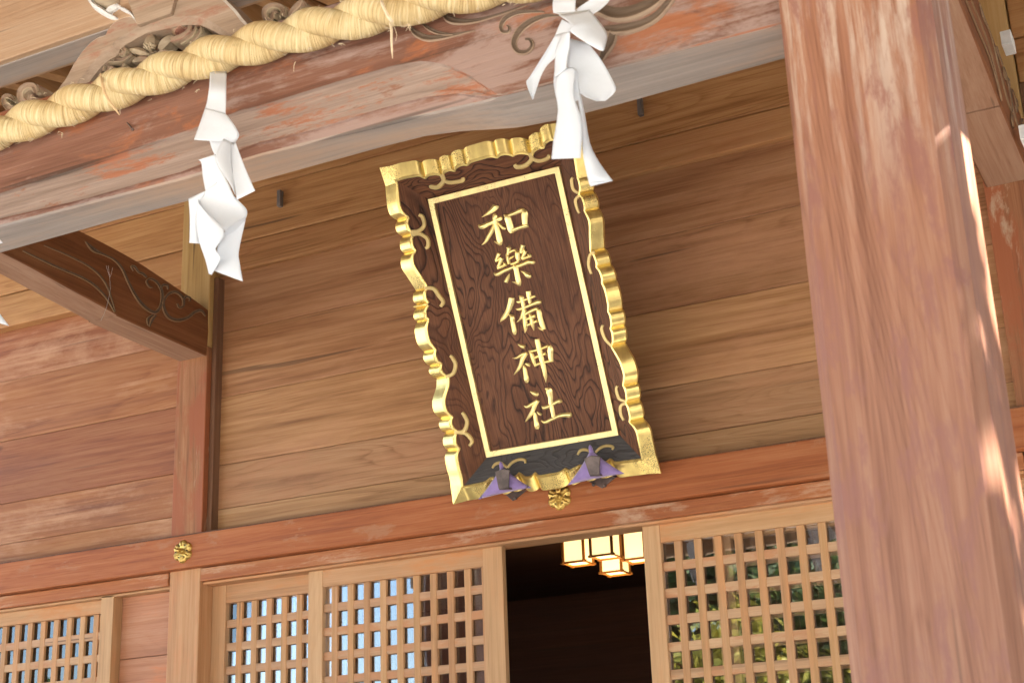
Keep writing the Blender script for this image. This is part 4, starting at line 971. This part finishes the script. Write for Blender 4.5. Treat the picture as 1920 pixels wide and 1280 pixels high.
sh1 = [
 (p6([(163, 190, -.05), (160, 260, .01), (150, 330, .015), (140, 368, .02)]), p6([(243, 190, -.05), (241, 270, .008), (240, 340, .012), (238, 392, .012)]), .004),
 (p6([(140, 366, .02), (118, 430, .035), (86, 518, .05)]), p6([(238, 392, .012), (275, 440, .005), (303, 495, -.012), (284, 532, -.02)]), .012),
 (p6([(158, 512, .02), (172, 560, .012), (190, 600, .006)]), p6([(262, 528, -.012), (268, 570, -.016), (262, 620, -.012)]), .0),
 (p6([(228, 512, .012), (200, 565, .03), (192, 610, .034), (225, 680, .02), (262, 735, .012), (284, 782, .01)]), p6([(262, 528, -.01), (264, 570, -.01), (268, 640, -.006), (276, 690, -.004), (280, 740, 0), (284, 782, .01)]), .006),
 (p6([(262, 530, -.016), (262, 620, -.012), (275, 700, 0), (292, 806, .01)]), p6([(286, 530, -.02), (315, 610, -.012), (350, 695, 0), (380, 762, .01)]), -.008),
 (p6([(108, 614, .02), (122, 630, .018), (128, 690, .012), (142, 765, .01)]), p6([(192, 586, .028), (205, 640, .024), (232, 690, .02), (284, 800, .0)]), .012),
 (p6([(60, 800, .01), (66, 880, .012), (66, 960, .016), (64, 1012, .02)]), p6([(142, 762, .02), (118, 840, .012), (112, 930, .006), (118, 1016, .006)]), .012),
 (p6([(142, 762, .018), (104, 800, .02), (130, 870, .03), (232, 950, .04)]), p6([(205, 715, .02), (290, 800, -.004), (338, 850, -.018), (340, 885, -.02)]), .0),
 (p6([(232, 950, .04), (240, 975, .02), (250, 985, .0)]), p6([(340, 882, -.02), (325, 920, -.02), (318, 950, -.022)]), .0),
 (p6([(104, 800, .02), (92, 880, .016), (110, 1000, .02), (140, 1090, .014), (158, 1160, .01)]), p6([(112, 835, .025), (232, 952, .045), (190, 1040, .05), (214, 1085, .05), (172, 1166, .02)]), .016),
 (p6([(236, 955, .03), (196, 1045, .03), (208, 1090, .02), (180, 1145, .016)]), p6([(335, 900, -.02), (302, 1050, -.008), (306, 1110, 0), (321, 1197, .016)]), -.012),
]
streamer(sh1, BF-.125, 'white folded paper streamer hanging in front of the dark tie beam, left of the plaque')
# the tab of that streamer above the rope
s = bpy.data.objects[-1] if False else None
p3 = lambda L: [(900+x/3.2, y/3.2, o) for x, y, o in L]
sh2 = [
 (p3([(440, -60, -.02), (438, 0, 0), (436, 40, .006), (440, 78, .01)]), p3([(572, -60, -.02), (574, 0, 0), (572, 40, .0), (574, 68, 0)]), .004),
 (p3([(440, 78, .012), (480, 92, .02), (552, 150, .04)]), p3([(574, 68, 0), (655, 60, -.01), (658, 64, -.01)]), .0),
 (p3([(576, 62, -.02), (600, 40, -.02), (660, 0, -.02), (690, -30, -.02)]), p3([(668, 92, -.02), (720, 60, -.022), (765, 20, -.03), (790, -15, -.03)]), -.008),
 (p3([(470, 92, .02), (552, 152, .045), (540, 190, .05), (690, 290, .02), (738, 307, .012)]), p3([(655, 62, -.01), (700, 110, -.012), (745, 170, -.014), (764, 220, -.01), (745, 302, .01)]), .014),
 (p3([(492, 118, .01), (470, 165, .012), (452, 212, .014)]), p3([(556, 150, .02), (545, 180, .02), (530, 195, .02)]), .004),
 (p3([(452, 210, .02), (400, 300, .03), (300, 460, .04), (278, 500, .045), (316, 598, .045)]), p3([(500, 196, .03), (462, 330, .02), (405, 390, .025), (365, 460, .03), (318, 598, .045)]), -.012),
 (p3([(500, 196, .03), (455, 300, .02), (448, 400, .01), (445, 470, .012)]), p3([(540, 192, .045), (538, 280, .04), (524, 340, .034), (520, 410, .03)]), .010),
 (p3([(540, 232, .0), (524, 330, .0), (532, 430, .002), (600, 560, 0), (700, 608, .002)]), p3([(650, 262, -.01), (720, 350, -.02), (790, 470, -.02), (814, 545, -.012), (752, 606, -.004)]), -.016),
 (p3([(460, 460, .01), (448, 540, .012), (468, 660, .012), (440, 850, .016), (430, 955, .02)]), p3([(520, 408, .02), (575, 420, .02), (560, 560, .03), (612, 740, .03), (604, 948, .03)]), .020),
 (p3([(445, 440, .006), (444, 520, .006), (470, 640, .006)]), p3([(580, 415, .01), (590, 500, .008), (600, 600, .008)]), .010),
 (p3([(575, 480, .006), (592, 620, .006), (610, 780, .008), (618, 930, .012), (652, 1092, .014)]), p3([(592, 520, .0), (628, 680, -.006), (660, 860, -.01), (720, 980, -.006), (796, 1085, .0)]), .010),
 (p3([(640, 1040, .014), (655, 1100, .015), (664, 1118, .015)]), p3([(740, 1010, -.004), (770, 1050, 0), (797, 1086, 0)]), .0),
]
streamer(sh2, BF-.125, 'white folded paper streamer overlapping the top right corner of the plaque')
t3 = streamer(sh1[:], BF-.125, 'white folded paper streamer whose lower tip just enters the left edge of the frame')
tip = onY(454, 527, BF-.141); want = onY(15, 610, BF-.141); ra = R(-14)
t3.rotation_euler = (0, ra, R(48)); t3.location = want-(Matrix.Rotation(R(48), 3, 'Z') @ Matrix.Rotation(ra, 3, 'Y')) @ tip
m = MB(); tw_ = [(383, 84, 0), (393, 88, .004), (402, 92, .006)]; grid_patch(m, [(384, 83, -.0), (392, 86, .006), (400, 96, .004)], [(386, 83, 0), (398, 88, .006), (405, 95, .004)], 4, 0, YR-.03)
o = m.go('paper_fold', W['paper'], None, smooth=True, solid=.001); o.parent = bpy.data.objects['paper_streamer']

# ================================================================== LANTERN CLUSTER
YLn = 1.5
lan = thing('ceiling_light', 'cluster of square paper lanterns glowing inside the dark doorway', 'lantern', onY(1140, 985, YLn)[:])
for (px, py, y) in ((1083, 1031, YLn), (1135, 1018, YLn-.12), (1153, 1050, YLn+.35), (1196, 1025, YLn+.02)):
    c = onY(px, py, y); a, b, h = .062, .062, .070
    m = MB()
    for sx in (-1, 1):
        for sy in (-1, 1): m.box((c.x+sx*a-.007, c.x+sx*a+.007), (c.y+sy*b-.007, c.y+sy*b+.007), (c.z-h-.012, c.z+h+.03))
    for sz in (-h-.004, h+.006):
        for s_ in (-1, 1):
            m.box((c.x-a-.016, c.x+a+.016), (c.y+s_*b-.005, c.y+s_*b+.005), (c.z+sz-.006, c.z+sz+.006)); m.box((c.x+s_*a-.005, c.x+s_*a+.005), (c.y-b-.016, c.y+b+.016), (c.z+sz-.0045, c.z+sz+.0045))
    m.box((c.x-.006, c.x+.006), (c.y-.006, c.y+.006), (c.z+h+.012, 3.29))
    fo = m.go('lantern', W['lantern'], lan, bevel=.001)
    m = MB(); m.box((c.x-a+.004, c.x+a-.004), (c.y-b+.004, c.y+b-.004), (c.z-h, c.z+h)); m.go('paper_shade', W['glow'], fo)
    l = bpy.data.lights.new('lantern_bulb', 'POINT'); l.energy = .5; l.color = (1, .6, .25); l.shadow_soft_size = .08
    lo = bpy.data.objects.new('lantern_bulb', l); C.objects.link(lo); lo.location = (c.x, c.y, c.z-h-.09)

# ================================================================== TREES of the precinct (seen in the door glass; those right of the porch are unseen, added to shape the light)
def bark_mat():
    return wood('tree bark', (.04, .03, .02), (.08, .06, .045), (.14, .11, .085), 'Z', bump=.8)
W['bark'] = bark_mat()
def leafmat(name, a, b):
    g = NG(name); oi = g.node('ShaderNodeTexCoord'); n = g.noise(oi.outputs['Object'], 1.6, 3, .6); g.col(g.mix(g.ramp(n, [(.35, 0.), (.65, 1.)]), a, b)); g.set(Roughness=.6)
    tr = g.node('ShaderNodeBsdfTranslucent'); tr.inputs[0].default_value = (*[min(1, x*1.6) for x in b], 1); mx = g.node('ShaderNodeMixShader'); mx.inputs[0].default_value = .35
    g.L(g.b.outputs[0], mx.inputs[1]); g.L(tr.outputs[0], mx.inputs[2]); g.L(mx.outputs[0], g.n['Material Output'].inputs[0]); return g.m
LG = leafmat('green foliage', (.022, .042, .012), (.075, .115, .032)); LY = leafmat('yellowing foliage', (.09, .13, .02), (.35, .30, .05)); LR = leafmat('reddening foliage', (.18, .06, .02), (.38, .14, .05))
def tree(x, y, h, r, mat, label, nl=5200, ls=.12, base=.35):
    t = thing('tree', label, 'tree', (x, y, 0), 'trees of the shrine precinct')
    rnd = random.Random(int(x*31+y*17)); m = MB()
    m.tube([(x, y, -.1), (x+.05, y, h*.3), (x-.08, y+.05, h*.6), (x, y, h*.88)], [h*.035, h*.027, h*.017, h*.006], 10)
    tips = []
    for k in range(22):
        z0 = h*rnd.uniform(base*.8, .85); a = rnd.uniform(0, 6.28); L = r*rnd.uniform(.5, 1)*math.sin(math.pi*min(1, max(.15, (z0/h-base+.15)/(1.15-base))))
        e = Vector((x+math.cos(a)*L, y+math.sin(a)*L, z0+L*rnd.uniform(.1, .6))); b = Vector((x, y, z0)); mi_ = (b+e)/2+Vector((0, 0, L*.08))
        m.tube([b, mi_, e], [h*.009, h*.006, h*.002], 6); tips += [mi_, e, (mi_+e)/2, e+Vector((rnd.uniform(-.5, .5), rnd.uniform(-.5, .5), rnd.uniform(-.2, .5)))]
    m.go('trunk', W['bark'], t, smooth=True)
    vs = []; fs = []
    for k in range(nl):
        c = rnd.choice(tips); s = r*.20; p = c+Vector((rnd.gauss(0, s), rnd.gauss(0, s), rnd.gauss(0, s*.7)))
        a = Vector((rnd.uniform(-1, 1), rnd.uniform(-1, 1), rnd.uniform(-.6, .6))).normalized(); b = a.cross(Vector((rnd.uniform(-1, 1), rnd.uniform(-1, 1), rnd.uniform(-1, 1)))).normalized(); q = ls*rnd.uniform(.6, 1.3)
        i = len(vs); vs += [p-a*q, p+b*q*.5, p+a*q, p-b*q*.5]; fs.append((i, i+1, i+2, i+3))
    mesh('crown', vs, fs, mat, t)
tree(-5.5, -19, 9.5, 3.2, LG, 'tall dark green tree in the forecourt', 7000, .16)
tree(-9.3, -22, 10.5, 3.4, LG, 'broad green tree at the back of the forecourt', 7000, .17)
tree(-7.4, -16.5, 5.2, 2.0, LY, 'small yellowing maple in the forecourt')
tree(-10.6, -19, 5.0, 2.0, LR, 'small reddening maple in the forecourt')
tree(-7.6, -26, 11, 4.0, LG, 'tallest green tree, farthest back in the forecourt', 7000, .2)
tree(-3.4, -24, 11, 3.6, LG, 'green tree at the right rear of the forecourt', 6000, .2)
tree(-35, -27, 6.5, 3.0, LG, 'green tree at the far left of the forecourt')
tree(3.7, -1.7, 5.4, 1.5, LG, 'unseen dense evergreen closest to the hall wall, added to block side light', 3600, .16, .15)  # unseen evergreens added to keep low side light off the pillar
tree(3.9, -3.5, 5.6, 1.5, LG, 'unseen dense evergreen level with the porch pillar, added to block side light', 3600, .16, .15)
tree(4.0, -5.4, 5.3, 1.5, LG, 'unseen dense evergreen nearest the forecourt, added to block side light', 3600, .16, .15)
tree(5.9, -2.9, 9.6, 1.7, LG, 'unseen tall slender tree behind the evergreens, added to break up the sunlight', 2500, .16, .5)  # unseen tree added to cut the sun on the pillar into slivers
